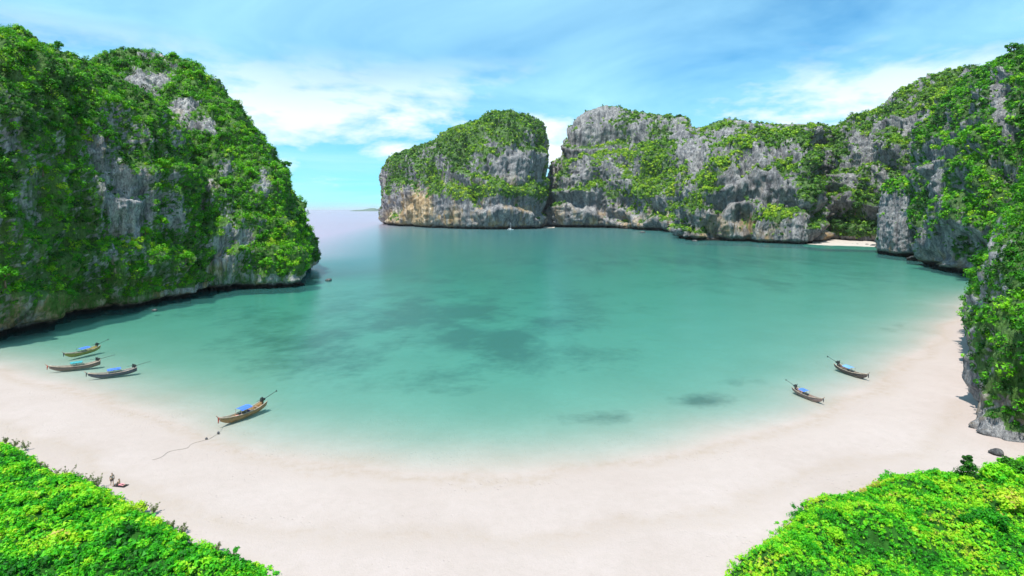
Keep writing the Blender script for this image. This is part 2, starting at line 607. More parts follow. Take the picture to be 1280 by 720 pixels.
def leaves(centers, radii, K, size, tint, flat=0.8, up=0.35, jit=0.12, shell=0.45, aspect=0.55, tri=False):
    """Rhombic leaf faces filling an ellipsoid round each centre. Returns V, F, tint per vertex."""
    n = len(centers)
    d = rng.normal(size=(n, K, 3))
    d /= np.linalg.norm(d, axis=2, keepdims=True)
    rr = shell + (1 - shell) * rng.random((n, K, 1))
    off = d * rr * np.asarray(radii).reshape(n, 1, 1)
    off[..., 2] *= flat
    c = centers[:, None, :] + off
    nrm = d + rng.normal(size=d.shape) * 0.42
    nrm[..., 2] += up
    nrm /= np.linalg.norm(nrm, axis=2, keepdims=True)
    a = np.cross(nrm, rng.normal(size=d.shape))
    a /= np.linalg.norm(a, axis=2, keepdims=True) + 1e-9
    b = np.cross(nrm, a)
    s = (np.asarray(size).reshape(-1, 1, 1) * np.ones((n, 1, 1))) * (0.6 + 0.8 * rng.random((n, K, 1)))
    droop = nrm * s * 0.18
    if tri:
        s = s * 1.22
        q = np.stack([c - a * s - b * s * aspect * 0.75, c + a * s - b * s * aspect * 0.35, c + b * s * aspect * 1.25 + droop], 2)
    else:
        q = np.stack([c - a * s, c - b * s * aspect + droop, c + a * s, c + b * s * aspect + droop], 2)
    k_ = q.shape[2]
    V = q.reshape(-1, 3)
    Fq = np.arange(len(V)).reshape(-1, k_)
    tt = np.asarray(tint).reshape(n, 1) + rng.normal(size=(n, K)) * jit
    T = np.repeat(np.clip(tt, 0, 1).reshape(-1), k_)
    return V, Fq, T


# ------------------------------------------------------------------ cliffs
def catmull(P, n):
    P = np.asarray(P, float)
    k = len(P)
    Q = np.vstack([2 * P[0] - P[1], P, 2 * P[-1] - P[-2]])
    L = np.concatenate([[0], np.cumsum(np.linalg.norm(np.diff(P, axis=0), axis=1))])
    u = np.linspace(0, L[-1], n)
    i = np.clip(np.searchsorted(L, u, side='right') - 1, 0, k - 2)
    t = ((u - L[i]) / (L[i + 1] - L[i]))[:, None]
    a, b, c, d = Q[i], Q[i + 1], Q[i + 2], Q[i + 3]
    return 0.5 * (2 * b + (c - a) * t + (2 * a - 5 * b + 4 * c - d) * t ** 2 + (3 * b - a - 3 * c + d) * t ** 3)


def make_mass(name, label, stations, mat, du, dv, p=0.6, q=0.9, back=(60, 0.25), bulge=6.0, flute=2.5, lam=9.0, fine=0.6,
              notch=(3.0, 3.5), seed=1, veg_bias=0.0, veg_slope=1.0, veg_amp=0.9, veg_lam=16.0, patches=(), bright=(), warm_z=40.0,
              ledge=0.0, ochre=(), vz=0.55, mossy=()):
    """A limestone wall lofted from the water's edge to its crest and over the back; returns the data the trees need."""
    st = np.array([np.concatenate([np.asarray(b)[:2], np.asarray(c)[:3]]) for b, c in stations])
    L = max(np.linalg.norm(np.diff(st[:, :2], axis=0), axis=1).sum(), np.linalg.norm(np.diff(st[:, 2:4], axis=0), axis=1).sum())
    nu = max(24, int(L / du))
    S = catmull(st, nu)
    B, C = S[:, :2], S[:, 2:5]
    H = C[:, 2].mean()
    D = np.linalg.norm(C[:, :2] - B, axis=1).mean()
    th = np.linspace(0, math.pi / 2, 400)
    g, f = np.cos(th) ** p, np.sin(th) ** q
    g[-1] = 0
    ln = np.concatenate([[0], np.cumsum(np.hypot(np.diff(g) * D, np.diff(f) * H))])
    nv = max(20, int(ln[-1] / dv))
    tt = np.interp(np.linspace(0, ln[-1], nv), ln, th)
    g, f = np.cos(tt) ** p, np.sin(tt) ** q
    g[-1] = 0
    dirv = C[:, :2] - B
    dirn = dirv / (np.linalg.norm(dirv, axis=1, keepdims=True) + 1e-6)
    xy = C[:, None, :2] + (B - C[:, :2])[:, None, :] * g[None, :, None]
    z = C[:, None, 2] * f[None, :] + 0 * g[None, :]
    # the far side of the crest
    nb = max(6, int(back[0] / (dv * 2.2)))
    tb = np.linspace(0, 1, nb + 1)[1:]
    xyb = C[:, None, :2] + dirn[:, None, :] * (back[0] * tb)[None, :, None]
    zb = C[:, None, 2] * (1 - back[1] * tb ** 1.6)[None, :]
    # the foot under water
    xy0 = xy[:, :1, :] - dirn[:, None, :] * 0.0
    P = np.concatenate([np.concatenate([xy0, np.full((nu, 1, 1), -5.0)], 2), np.concatenate([xy, z[..., None]], 2), np.concatenate([xyb, zb[..., None]], 2)], 1)
    nv = P.shape[1]

    def normals(P):
        du_ = np.gradient(P, axis=0)
        dv_ = np.gradient(P, axis=1)
        n = np.cross(du_, dv_)
        n /= np.linalg.norm(n, axis=2, keepdims=True) + 1e-9
        return n
    Nn = normals(P)
    out_xy = -np.concatenate([dirn, np.zeros((nu, 1))], 1)[:, None, :]
    if (np.sum(Nn * out_xy, 2)[:, 2:nv // 2]).mean() < 0:
        Nn = -Nn
        flip = True
    else:
        flip = False
    steep = 1 - np.clip(Nn[..., 2], 0, 1)
    disp = bulge * fbm(P / (lam * 5.5), 4, seed)
    Ps = P * np.array([1, 1, 0.17])
    disp += flute * (fbm(Ps / lam, 4, seed + 20, 0.55, True) - 0.15) * (0.25 + 0.75 * steep)
    disp += fine * fbm(P / (lam * 0.22), 3, seed + 40, 0.6) * 1.6
    crag = fbm(P * np.array([1, 1, 0.34]) / (lam * 1.9), 5, seed + 140, 0.58, True)
    disp += bulge * 0.85 * (crag - 0.15)
    if ledge:
        zz = P[..., 2] / ledge + 1.6 * fbm(P / (lam * 6), 3, seed + 60)
        disp += flute * 1.3 * steep * (sstep(0.0, 0.75, zz % 1.0) - sstep(0.75, 1.0, zz % 1.0) - 0.4)
    disp -= disp.mean() + 0.5
    P = P + Nn * disp[..., None]
    # keep the foot from wandering and carve the tide notch
    cut = notch[1] * (1 - sstep(notch[0] * 0.55, notch[0] * 1.15, P[..., 2] - 0.25 * notch[0] * fbm(P / (lam * 1.3), 2, seed + 3)))
    P[..., :2] += (np.concatenate([dirn, np.zeros((nu, 1))], 1)[:, None, :2] * cut[..., None])
    P[:, 0, 2] = -6.0
    P[:, 0, :2] = P[:, 1, :2]
    P[:, 1, 2] = np.minimum(P[:, 1, 2], -0.8)
    Nn = normals(P) * (-1 if flip else 1)
    px, py = to_px(P)
    score = veg_bias + veg_slope * (Nn[..., 2] - 0.35) + veg_amp * (fbm(P * np.array([1, 1, vz]) / veg_lam, 4, seed + 80, 0.55)) + 0.15 * rng.normal(size=P.shape[:2])
    for cx, cy, rx, ry, am in patches:
        score += am * np.exp(-(((px - cx) / rx) ** 2 + ((py - cy) / ry) ** 2))
    score -= 3.0 * (1 - sstep(notch[0] * 1.2, notch[0] * 2.0, P[..., 2]))
    veg = sstep(-0.12, 0.22, score)
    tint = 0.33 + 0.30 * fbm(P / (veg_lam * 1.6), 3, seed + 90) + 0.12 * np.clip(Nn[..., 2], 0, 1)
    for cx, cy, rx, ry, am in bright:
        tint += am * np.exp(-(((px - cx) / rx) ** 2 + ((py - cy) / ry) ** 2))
    low_dark = 1 - sstep(notch[0] * 0.5, notch[0] * 0.95, P[..., 2] - 0.3 * notch[0] * fbm(P / (lam * 0.8), 2, seed + 4))
    warm = np.clip(1.15 - P[..., 2] / warm_z, 0.06, 1)
    for cx, cy, rx, ry, am in ochre:
        warm = warm + am * np.exp(-(((px - cx) / rx) ** 2 + ((py - cy) / ry) ** 2))
    moss_v = veg.copy()
    for cx, cy, rx, ry, am in mossy:
        moss_v = np.maximum(moss_v, am * np.exp(-(((px - cx) / rx) ** 2 + ((py - cy) / ry) ** 2)) * (1 - low_dark))
    Fq = grid_faces(nu, nv)
    if flip:
        Fq = Fq[:, ::-1]
    seen = ((px > -170) & (px < 1450) & (P[..., 1] > 30)).ravel()
    Fq = Fq[seen[Fq].any(1)]
    me = np_mesh(name, P.reshape(-1, 3), Fq, {'veg': moss_v.ravel(), 'low_dark': low_dark.ravel(), 'warm': warm.ravel()})
    o = link(name, me, mat)
    tag(o, label, 'cliff', kind='structure')
    return dict(P=P, N=Nn, veg=veg, tint=tint, px=px, py=py, obj=o)


def pick(ms, n_area, need=0.0, tilt=-0.25, margin=60):
    """Random rooting points on a wall, one per n_area square metres of growth that the camera side shows."""
    P, Nn = ms['P'], ms['N']
    e1 = np.diff(P, axis=0)[:, :-1]
    e2 = np.diff(P, axis=1)[:-1]
    A = np.linalg.norm(np.cross(e1, e2), axis=2)
    c = P[:-1, :-1] + 0.5 * e1 + 0.5 * e2
    vdir = np.array([0, 0, CAMZ]) - c
    vdir /= np.linalg.norm(vdir, axis=2, keepdims=True)
    facing = np.sum(vdir * Nn[:-1, :-1], 2) > tilt
    infr = (ms['px'][:-1, :-1] > -margin) & (ms['px'][:-1, :-1] < 1280 + margin) & (P[:-1, :-1, 1] > 5)
    w = A * ms['veg'][:-1, :-1] * facing * infr * (ms['veg'][:-1, :-1] > need)
    tot = w.sum()
    n = int(tot / n_area)
    if n < 1:
        return np.zeros((0, 3)), np.zeros((0, 3)), np.zeros(0)
    idx = rng.choice(w.size, n, p=(w / tot).ravel())
    i, j = np.unravel_index(idx, w.shape)
    a, b = rng.random((n, 1)), rng.random((n, 1))
    pos = P[i, j] + e1[i, j] * a + e2[i, j] * b
    return pos, Nn[i, j], ms['tint'][i, j]


NLEAF = [0]


def clothe(ms, name, label, mat, area, rad, K, leaf, flat=0.8, lift=0.35, jit=0.07):
    """Scrub on a wall: many small tufts, fewer big crowns; bigger ones carry more leaves."""
    parts = []
    for share, lo, hi, kf in ((0.62, 0.0, 0.25, 0.55), (0.28, 0.25, 0.6, 1.2), (0.10, 0.6, 1.0, 2.6)):
        pos, nr, ti = pick(ms, area / share)
        n = len(pos)
        if n == 0:
            continue
        r = rad[0] + (rad[1] - rad[0]) * (lo + (hi - lo) * rng.random(n))
        c = pos + nr * (r * lift)[:, None] + np.array([0, 0, 1]) * (r * 0.25)[:, None]
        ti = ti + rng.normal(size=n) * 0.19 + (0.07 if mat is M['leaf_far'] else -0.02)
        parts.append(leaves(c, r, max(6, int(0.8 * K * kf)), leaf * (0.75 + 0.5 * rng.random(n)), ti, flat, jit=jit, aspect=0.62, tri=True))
    V = np.concatenate([p_[0] for p_ in parts])
    T = np.concatenate([p_[2] for p_ in parts])
    Fq = np.arange(len(V)).reshape(-1, 3)
    NLEAF[0] += len(Fq)
    me = np_mesh(name, V, Fq, {'tint': T}, smooth=False)
    o = link(name, me, mat)
    tag(o, label, 'foliage', kind='stuff')
    return o


G_ = {}
G_['lf'] = make_mass('cliff', 'near green cliff lobe falling to the left beach end, with a fluted grey rock face', [
    ((-190, 60), (-240, 95, 100)), ((-170, 118), (-226, 155, 106)), (W(-6, 427), at(0, 31, 205)), (W(95, 398), at(52, 58, 218)),
    (W(160, 386), at(98, 75, 230)), (W(212, 377), at(132, 90, 238)), (W(243, 371), at(148, 104, 246)), ((-150, 252), at(146, 108, 262)), ((-172, 280), at(130, 108, 285))],
    M['rock_near'], 0.55, 0.55, 0.95, 0.95, (50, 0.1), 6.0, 3.6, 6.0, 0.8, (2.8, 3.2), 11, 0.66, 0.7, 1.2, 11.0, ledge=24,
    patches=[(165, 258, 30, 58, -1.5), (122, 185, 14, 20, -1.0), (12, 180, 14, 18, -0.9), (40, 255, 28, 32, -0.55), (128, 225, 18, 40, -0.5), (100, 390, 100, 28, -0.9),
             (10, 415, 40, 20, -0.8), (205, 345, 40, 28, -0.8), (60, 110, 90, 60, 0.6), (215, 265, 16, 40, -0.5)],
    vz=0.26, mossy=[(110, 370, 150, 50, 0.58), (60, 270, 90, 110, 0.55), (200, 330, 60, 60, 0.55)], ochre=[(105, 388, 60, 22, 1.5), (125, 183, 10, 16, 0.9), (190, 360, 30, 20, 0.4), (60, 290, 30, 30, 0.3)],
    bright=[(60, 230, 40, 60, 0.25), (180, 300, 50, 60, 0.15), (20, 130, 60, 50, -0.08)], warm_z=34)
G_['lb'] = make_mass('headland', 'rounded jungle-covered headland on the left, ending in the sea opposite the far cliffs', [
    ((-190, 240), at(105, 76, 290)), ((-172, 248), at(148, 64, 306)), (W(262, 366), at(203, 70, 306)), (W(325, 361), at(245, 86, 306)),
    (W(370, 357), at(268, 104, 312)), ((-121, 286), at(282, 120, 320)), ((-124, 306), at(287, 126, 334)), ((-138, 345), at(282, 126, 356)), ((-180, 400), at(262, 116, 385))],
    M['rock_near'], 0.7, 0.65, 2.0, 1.0, (60, 0.15), 6.0, 3.4, 7.0, 0.8, (3.2, 4.0), 31, 0.58, 0.6, 1.2, 11.0, ledge=26,
    patches=[(185, 98, 26, 9, -1.3), (228, 130, 18, 12, -1.5), (255, 157, 16, 8, -1.2), (230, 230, 34, 11, -1.3), (252, 318, 14, 10, -1.2), (308, 298, 9, 12, -1.2),
             (285, 205, 14, 14, -1.0), (330, 225, 10, 20, -0.9), (300, 352, 110, 12, -1.5), (270, 335, 30, 20, -0.5)],
    vz=0.4, mossy=[(300, 345, 120, 22, 0.5)], ochre=[(185, 98, 14, 8, 1.1), (232, 138, 8, 8, 0.7), (275, 230, 10, 10, 0.8)],
    bright=[(350, 240, 40, 60, 0.14), (230, 190, 40, 60, -0.05)], warm_z=30)
G_['a'] = make_mass('headland', 'domed grey and green headland across the bay beside the narrow cleft', [
    (at(486, 280, 1650), at(522, 190, 1620)), (W(478, 280.5), at(505, 196, 1440)), (W(512, 283.3), at(540, 184, 1330)), (W(570, 286), at(580, 160, 1290)),
    (W(628, 287), at(622, 146, 1270)), (W(668, 286), at(652, 147, 1290)), (at(680, 284, 1160), at(672, 158, 1320)), (at(682, 283, 1320), at(676, 166, 1400)), (at(683, 283, 1520), at(672, 162, 1520))],
    M['rock_far'], 2.6, 2.3, 0.62, 0.86, (140, 0.2), 16, 10.0, 26.0, 3.0, (6.5, 9.0), 51, -0.05, 1.1, 1.0, 36.0, ledge=70,
    patches=[(620, 165, 62, 24, 0.9), (570, 190, 35, 25, 0.7), (610, 240, 75, 9, 1.2), (545, 216, 16, 12, 0.9), (500, 215, 22, 26, 0.7), (660, 246, 25, 12, 0.9), (575, 245, 12, 14, 0.8),
             (637, 202, 24, 14, -1.2), (522, 258, 26, 24, -1.0), (600, 268, 60, 16, -1.2), (655, 270, 40, 14, -1.0), (610, 180, 16, 6, -0.6)],
    ochre=[(522, 258, 18, 24, 1.8), (487, 272, 8, 12, 1.0), (568, 268, 10, 14, 0.9), (600, 262, 8, 20, 0.3)],
    bright=[(610, 241, 85, 12, 0.38), (575, 245, 14, 16, 0.35), (580, 165, 30, 14, 0.2), (545, 216, 16, 12, 0.2), (635, 180, 14, 8, 0.25), (500, 210, 25, 25, -0.12)], warm_z=130)
G_['b2'] = make_mass('cliff', 'lower grey rock tier at the right of the narrow cleft, with a bright green gully', [
    (at(676, 283, 1560), at(698, 206, 1540)), (at(691, 283, 1430), at(705, 204, 1400)), (at(692, 283.5, 1200), at(706, 200, 1240)), (W(718, 284.5), at(728, 196, 1180)), (W(765, 285), at(760, 190, 1170)), (W(810, 287.5), at(805, 176, 1130)),
    (W(842, 290), at(845, 176, 1060)), (at(872, 292, 870), at(880, 172, 1000)), (at(920, 292, 860), at(930, 172, 960))],
    M['rock_far'], 2.4, 2.2, 0.70, 0.92, (120, 0.05), 20, 12.0, 25.0, 3.2, (6.5, 8.0), 71, -0.30, 0.9, 1.0, 30.0, ledge=60,
    patches=[(815, 212, 22, 30, 1.5), (790, 240, 25, 14, 1.0), (755, 190, 25, 8, 0.9), (735, 232, 16, 8, 0.7), (700, 215, 8, 22, 0.5), (780, 200, 12, 12, 0.6), (845, 265, 20, 18, 0.8),
             (740, 262, 50, 16, -0.6), (875, 205, 22, 30, -0.6)],
    bright=[(812, 222, 34, 40, 0.45), (752, 190, 30, 12, 0.4), (735, 232, 16, 8, 0.25)], warm_z=60)
G_['b'] = make_mass('mountain', 'high bare grey limestone dome rising behind the far cliff tier', [
    (at(703, 283, 1460), at(714, 186, 1480)), (at(703, 270, 1300), at(716, 170, 1380)), (at(722, 270, 1240), at(727, 150, 1360)), (at(755, 270, 1220), at(755, 138, 1340)),
    (at(790, 270, 1200), at(785, 145, 1330)), (at(830, 270, 1140), at(820, 151, 1290)), (at(858, 270, 1080), at(846, 153, 1250)), (at(880, 270, 1040), at(864, 168, 1210)),
    (at(915, 270, 1000), at(905, 156, 1180)), (at(950, 270, 980), at(950, 160, 1120)), (at(1010, 270, 940), at(1015, 156, 1060)), (at(1060, 270, 900), at(1060, 172, 1020))],
    M['rock_far'], 3.2, 2.8, 0.50, 0.82, (140, 0.2), 16, 11.0, 30.0, 3.0, (6.5, 8.0), 91, -0.52, 1.1, 0.9, 36.0, ledge=60,
    patches=[(778, 165, 16, 18, 1.2), (745, 180, 24, 6, 0.8), (820, 165, 18, 10, 0.6), (905, 157, 14, 4, 1.0)],
    bright=[(745, 182, 30, 6, 0.3)], warm_z=40)
G_['c'] = make_mass('cliff', 'pinnacled grey promontory with a bright green ridge beside the cove beach', [
    (at(852, 290, 830), at(858, 268, 860)), (W(849, 298.5), at(866, 244, 735)), (W(866, 300.5), at(884, 214, 750)), (W(900, 301.5), at(912, 182, 770)), (W(940, 302), at(941, 160, 785)),
    (W(985, 303.5), at(985, 164, 770)), (W(1011, 304.5), at(1022, 158, 770)), (at(1022, 300, 650), at(1040, 168, 780)), (at(1034, 300, 730), at(1048, 172, 820))],
    M['rock_far'], 1.7, 1.5, 0.78, 1.0, (90, 0.1), 17, 13.0, 19.0, 3.0, (5.0, 6.5), 111, -0.24, 0.9, 1.0, 20.0, ledge=42,
    patches=[(925, 180, 14, 10, 1.0), (905, 205, 12, 12, 1.1), (885, 228, 11, 12, 1.1), (868, 252, 11, 12, 1.0), (965, 168, 28, 8, 1.2), (1008, 172, 18, 8, 0.5), (968, 268, 22, 10, 1.3),
             (1020, 215, 12, 30, 1.0), (1008, 250, 14, 22, 1.0), (985, 205, 14, 8, 0.6), (960, 195, 6, 16, 0.6), (925, 288, 14, 8, 0.5), (880, 285, 12, 10, 0.6),
             (930, 235, 22, 25, -0.5), (960, 245, 16, 18, -0.5), (985, 190, 16, 12, -0.4)],
    ochre=[(945, 285, 20, 14, 0.7), (870, 285, 10, 14, 0.5), (962, 240, 14, 10, 0.4)],
    bright=[(905, 205, 45, 45, 0.28), (972, 268, 26, 12, 0.4), (965, 168, 30, 8, 0.12), (1015, 230, 14, 40, -0.1), (985, 205, 14, 8, 0.2)], warm_z=45)
G_['k'] = make_mass('outcrop', 'low craggy rock outcrop with a green cap at the left end of the cove beach', [
    (at(940, 300, 680), at(948, 284, 665)), (W(943, 303), at(952, 276, 632)), (W(960, 304), at(968, 264, 622)), (W(985, 305), at(985, 262, 612)), (W(1004, 305.5), at(998, 262, 610)), (at(1012, 300, 612), at(1003, 268, 622)), (at(1014, 300, 650), at(1003, 270, 650))],
    M['rock_far'], 1.1, 1.0, 0.5, 0.8, (25, 0.5), 5, 5.5, 9.0, 1.2, (4.0, 4.0), 131, -0.15, 1.2, 0.6, 14.0,
    patches=[(970, 268, 20, 8, 1.2), (998, 285, 10, 12, -0.6)], bright=[(975, 268, 22, 9, 0.45)], warm_z=40)
G_['d'] = make_mass('hillside', 'grey ribbed hillside with dark green jungle above the small cove beach', [
    (at(1002, 300, 720), at(1032, 172, 800)), (at(1040, 301, 650), at(1072, 152, 770)), (at(1085, 301, 620), at(1118, 134, 740)), (at(1125, 301, 580), at(1160, 112, 710)),
    (at(1165, 301, 540), at(1200, 98, 680)), (at(1210, 300, 500), at(1238, 92, 650)), (at(1270, 300, 470), at(1290, 84, 630))],
    M['rock_far'], 1.8, 1.7, 0.85, 1.05, (90, 0.05), 17, 12.0, 18.0, 2.8, (4.0, 2.0), 151, -0.12, 1.0, 1.0, 18.0, ledge=40,
    patches=[(1060, 285, 50, 22, 1.6), (1045, 185, 10, 22, 0.8), (1075, 245, 24, 22, 0.7), (1100, 200, 20, 20, 0.4), (1180, 118, 50, 14, 0.9), (1205, 120, 20, 22, 0.5), (1130, 140, 40, 8, 0.5),
             (1060, 225, 12, 22, -0.8), (1090, 180, 30, 16, -0.5), (1150, 150, 40, 12, -0.5)],
    bright=[(1170, 118, 60, 14, 0.16), (1060, 285, 50, 25, -0.04)], warm_z=20)
G_['e'] = make_mass('outcrop', 'upright blocky rock buttress with a green cap standing in the water by the cove beach', [
    (at(1112, 310, 520), at(1120, 236, 520)), (W(1099, 316), at(1109, 234, 486)), (W(1106, 319), at(1114, 227, 470)), (W(1124, 321), at(1127, 223, 462)), (W(1144, 322), at(1142, 224, 460)), (at(1158, 320, 445), at(1152, 226, 470)), (at(1172, 320, 480), at(1160, 230, 500))],
    M['rock_mid'], 0.9, 0.9, 0.30, 0.62, (25, 0.2), 4, 4.0, 9.0, 0.9, (4.0, 4.0), 171, -0.35, 1.4, 0.5, 14.0,
    patches=[(1125, 230, 28, 8, 1.2), (1150, 250, 10, 20, 0.3)], bright=[(1125, 230, 30, 9, 0.3)], warm_z=15)
G_['f'] = make_mass('hillside', 'tall jungle-covered wall on the right with bare ribs near its crest', [
    (at(1150, 310, 500), at(1172, 200, 540)), (W(1146, 321), at(1180, 165, 500)), (W(1163, 327), at(1205, 120, 475)), (W(1188, 338), at(1238, 97, 450)), (W(1222, 348), at(1262, 80, 420)),
    ((262, 286), at(1300, 64, 395)), ((282, 255), (372, 300, 172)), ((296, 205), (400, 230, 180)), ((300, 160), (400, 160, 180))],
    M['rock_mid'], 1.1, 1.1, 0.85, 1.0, (70, 0.05), 12, 6.0, 11.0, 1.3, (4.2, 7.0), 191, 0.42, 0.7, 0.95, 14.0, ledge=28,
    patches=[(1250, 130, 13, 32, -1.2), (1262, 165, 10, 20, -0.5), (1163, 210, 9, 34, -1.0), (1175, 245, 8, 20, -0.7), (1200, 335, 40, 8, -1.5), (1225, 300, 12, 12, -0.4), (1180, 300, 8, 16, -0.6), (1160, 312, 12, 12, -1.2)],
    bright=[(1215, 240, 30, 40, 0.16), (1200, 190, 30, 30, 0.08), (1262, 280, 16, 60, 0.04)], warm_z=18)
G_['g'] = make_mass('cliff', 'near jungle spur coming down onto the right end of the beach over grey rocks', [
    ((330, 262), (360, 285, 95)), ((262, 250), (330, 265, 98)), ((222, 233), (290, 245, 98)), (W(1224, 398), (250, 205, 95)), (W(1213, 430), (220, 170, 88)), (W(1210, 465), (190, 145, 82)), (W(1214, 508), (168, 118, 78)),
    (W(1228, 545), (155, 95, 74)), ((85, 80), (150, 76, 72)), ((90, 55), (150, 50, 72))],
    M['rock_near'], 0.75, 0.7, 1.9, 1.0, (50, 0.05), 3.2, 2.2, 6.5, 0.7, (1.2, 0.6), 211, 0.46, 0.6, 0.85, 9.0, ledge=20,
    patches=[(1212, 505, 15, 36, -1.6), (1236, 543, 26, 22, -1.7), (1258, 572, 22, 14, -1.3), (1206, 460, 7, 30, -1.0), (1250, 500, 18, 12, -0.5), (1215, 375, 10, 10, -1.0)],
    bright=[(1250, 480, 30, 40, -0.04), (1265, 380, 60, 120, -0.12)], warm_z=12)

LF, LFF = M['leaf'], M['leaf_far']
clothe(G_['lf'], 'jungle_cover', 'dense mixed-green scrub clinging to the near left cliff lobe', LF, 2.7, (0.35, 2.2), 44, 0.25)
clothe(G_['lb'], 'jungle_cover', 'dense dark green scrub covering the rounded left headland', LF, 3.7, (0.4, 2.6), 44, 0.30)
clothe(G_['a'], 'jungle_cover', 'green scrub on the domed headland across the bay', LFF, 24, (1.6, 5.0), 15, 1.35)
clothe(G_['b2'], 'jungle_cover', 'bright green scrub filling the gully of the far grey cliff', LFF, 18, (1.6, 5.0), 18, 1.3)
clothe(G_['b'], 'jungle_cover', 'sparse scrub on the bare grey dome behind', LFF, 24, (1.6, 5.0), 16, 1.4)
clothe(G_['c'], 'jungle_cover', 'scrub on the ridge and clefts of the pinnacled promontory', LFF, 10, (1.0, 4.0), 20, 0.95)
clothe(G_['k'], 'jungle_cover', 'bright green scrub capping the low outcrop at the cove', LFF, 6, (0.9, 2.8), 20, 0.8)
clothe(G_['d'], 'jungle_cover', 'dark jungle on the hillside above the cove beach', LFF, 10, (1.0, 4.2), 17, 0.95)
clothe(G_['e'], 'jungle_cover', 'green scrub capping the upright buttress', LF, 5, (0.8, 2.6), 24, 0.65)
clothe(G_['f'], 'jungle_cover', 'jungle scrub covering the tall right-hand wall', LF, 5.2, (0.5, 2.9), 28, 0.50)
clothe(G_['g'], 'jungle_cover', 'dense scrub over the near spur at the right end of the beach', LF, 2.2, (0.35, 1.7), 34, 0.22)

# ------------------------------------------------------------------ trees that stand out of the scrub
def tree_meshes(seed, tone, leaf, mat):
    r = random.Random(seed)
    tb = MB()
    lean = Vector((r.uniform(-0.25, 0.25), r.uniform(-0.25, 0.25), 0))
    top = Vector((0, 0, 1.15)) + lean
    tb.tube([(0, 0, -0.35), Vector((0, 0, 0.3)) + lean * 0.2, Vector((0, 0, 0.75)) + lean * 0.6, top], [0.085, 0.068, 0.05, 0.02], 7)
    lobes = [top + Vector((0, 0, 0.05))]
    for k in range(7):
        a = k * 2.4 + r.random()
        e = Vector((math.cos(a) * r.uniform(0.4, 0.75), math.sin(a) * r.uniform(0.4, 0.75), r.uniform(0.65, 1.15))) + lean
        b0 = Vector((0, 0, r.uniform(0.45, 0.8))) + lean * 0.6
        tb.tube([b0, b0.lerp(e, 0.5) + Vector((0, 0, 0.06)), e], [0.034, 0.022, 0.009], 5)
        lobes.append(e)
    c = np.array([tuple(p) for p in lobes])
    rad = np.array([0.52] + [r.uniform(0.28, 0.46) for _ in lobes[1:]])
    V, Fq, T = leaves(c, rad, 62, leaf, tone + np.array([r.uniform(-0.12, 0.12) for _ in lobes]), 0.72, jit=0.07)
    tm = tb.mesh('trunk', True)
    tm.materials.append(M['bark'])
    cm = np_mesh('crown', V, Fq, {'tint': T}, smooth=False)
    cm.materials.append(mat)
    return tm, cm


TREES = [tree_meshes(100 + i, tone, 0.135, M['leaf']) for i, tone in enumerate((0.28, 0.38, 0.46, 0.58, 0.70))]
TREES_F = [tree_meshes(200 + i, tone, 0.17, M['leaf_far']) for i, tone in enumerate((0.22, 0.34, 0.48, 0.62))]


def plant_trees(ms, n, size, label, group, lib, box=None, name='tree'):
    pos, nr, ti = pick(ms, 2.0, 0.6, -0.1, 5)
    px, py = to_px(pos)
    if box:
        k = (px > box[0]) & (px < box[2]) & (py > box[1]) & (py < box[3])
        pos, nr, ti = pos[k], nr[k], ti[k]
    got = []
    for p, q, t_ in zip(pos, nr, ti):
        if len(got) >= n:
            break
        s_ = rng.uniform(*size)
        if any(np.linalg.norm(p - g) < 0.9 * size[1] for g in got):
            continue
        got.append(p)
        root = empty(name, p + q * 0.05 - np.array([0, 0, 0.15 * s_]), rng.uniform(0, 6.28))
        h = rng.uniform(0.85, 1.25)
        root.scale = (s_, s_, s_ * h)
        root.rotation_euler = (rng.uniform(-0.12, 0.12), rng.uniform(-0.12, 0.12), rng.uniform(0, 6.28))
        k = int(np.clip(round((t_ - 0.28) / 0.11 + rng.normal() * 0.8), 0, len(lib) - 1))
        tone = ('blackish-green', 'dark green', 'mid green', 'light green', 'yellow-green')[k]
        zf = p[2] / ms['P'][..., 2].max()
        where = 'near the foot' if zf < 0.25 else 'on the lower slope' if zf < 0.5 else 'on the upper slope' if zf < 0.78 else 'near the crest'
        bare = ', by bare rock' if ms['veg'][np.unravel_index(np.argmin(((ms['P'] - p) ** 2).sum(2)), ms['veg'].shape)] < 0.97 else ''
        tag(root, '%s %s tree %s of %s%s' % ('big' if s_ > 0.45 * size[0] + 0.55 * size[1] else 'small', tone, where, label, bare), 'tree', group)
        link('trunk', lib[k][0], None, root)
        link('crown', lib[k][1], None, root)


plant_trees(G_['lf'], 45, (2.2, 3.6), 'the near left lobe', 'trees on the near left cliff lobe', TREES)
plant_trees(G_['lb'], 45, (2.4, 4.0), 'the left headland', 'trees on the left headland', TREES)
plant_trees(G_['f'], 40, (2.6, 4.4), 'the tall right-hand wall', 'trees on the right-hand wall', TREES)
plant_trees(G_['g'], 34, (1.5, 2.5), 'the near right spur', 'trees on the near right spur', TREES)
plant_trees(G_['d'], 26, (4.5, 7.5), 'the cove hillside', 'trees behind the cove beach', TREES_F, (1010, 225, 1105, 305))
plant_trees(G_['a'], 22, (4.5, 7.0), 'the far domed headland', 'trees on the far domed headland', TREES_F, (480, 130, 690, 230))

# ------------------------------------------------------------------ small beaches, rocks, distant island
sand_small = plain_mat('cove_sand', (0.46, 0.41, 0.36), 0.95, 0.1, 0.12, 0.3)


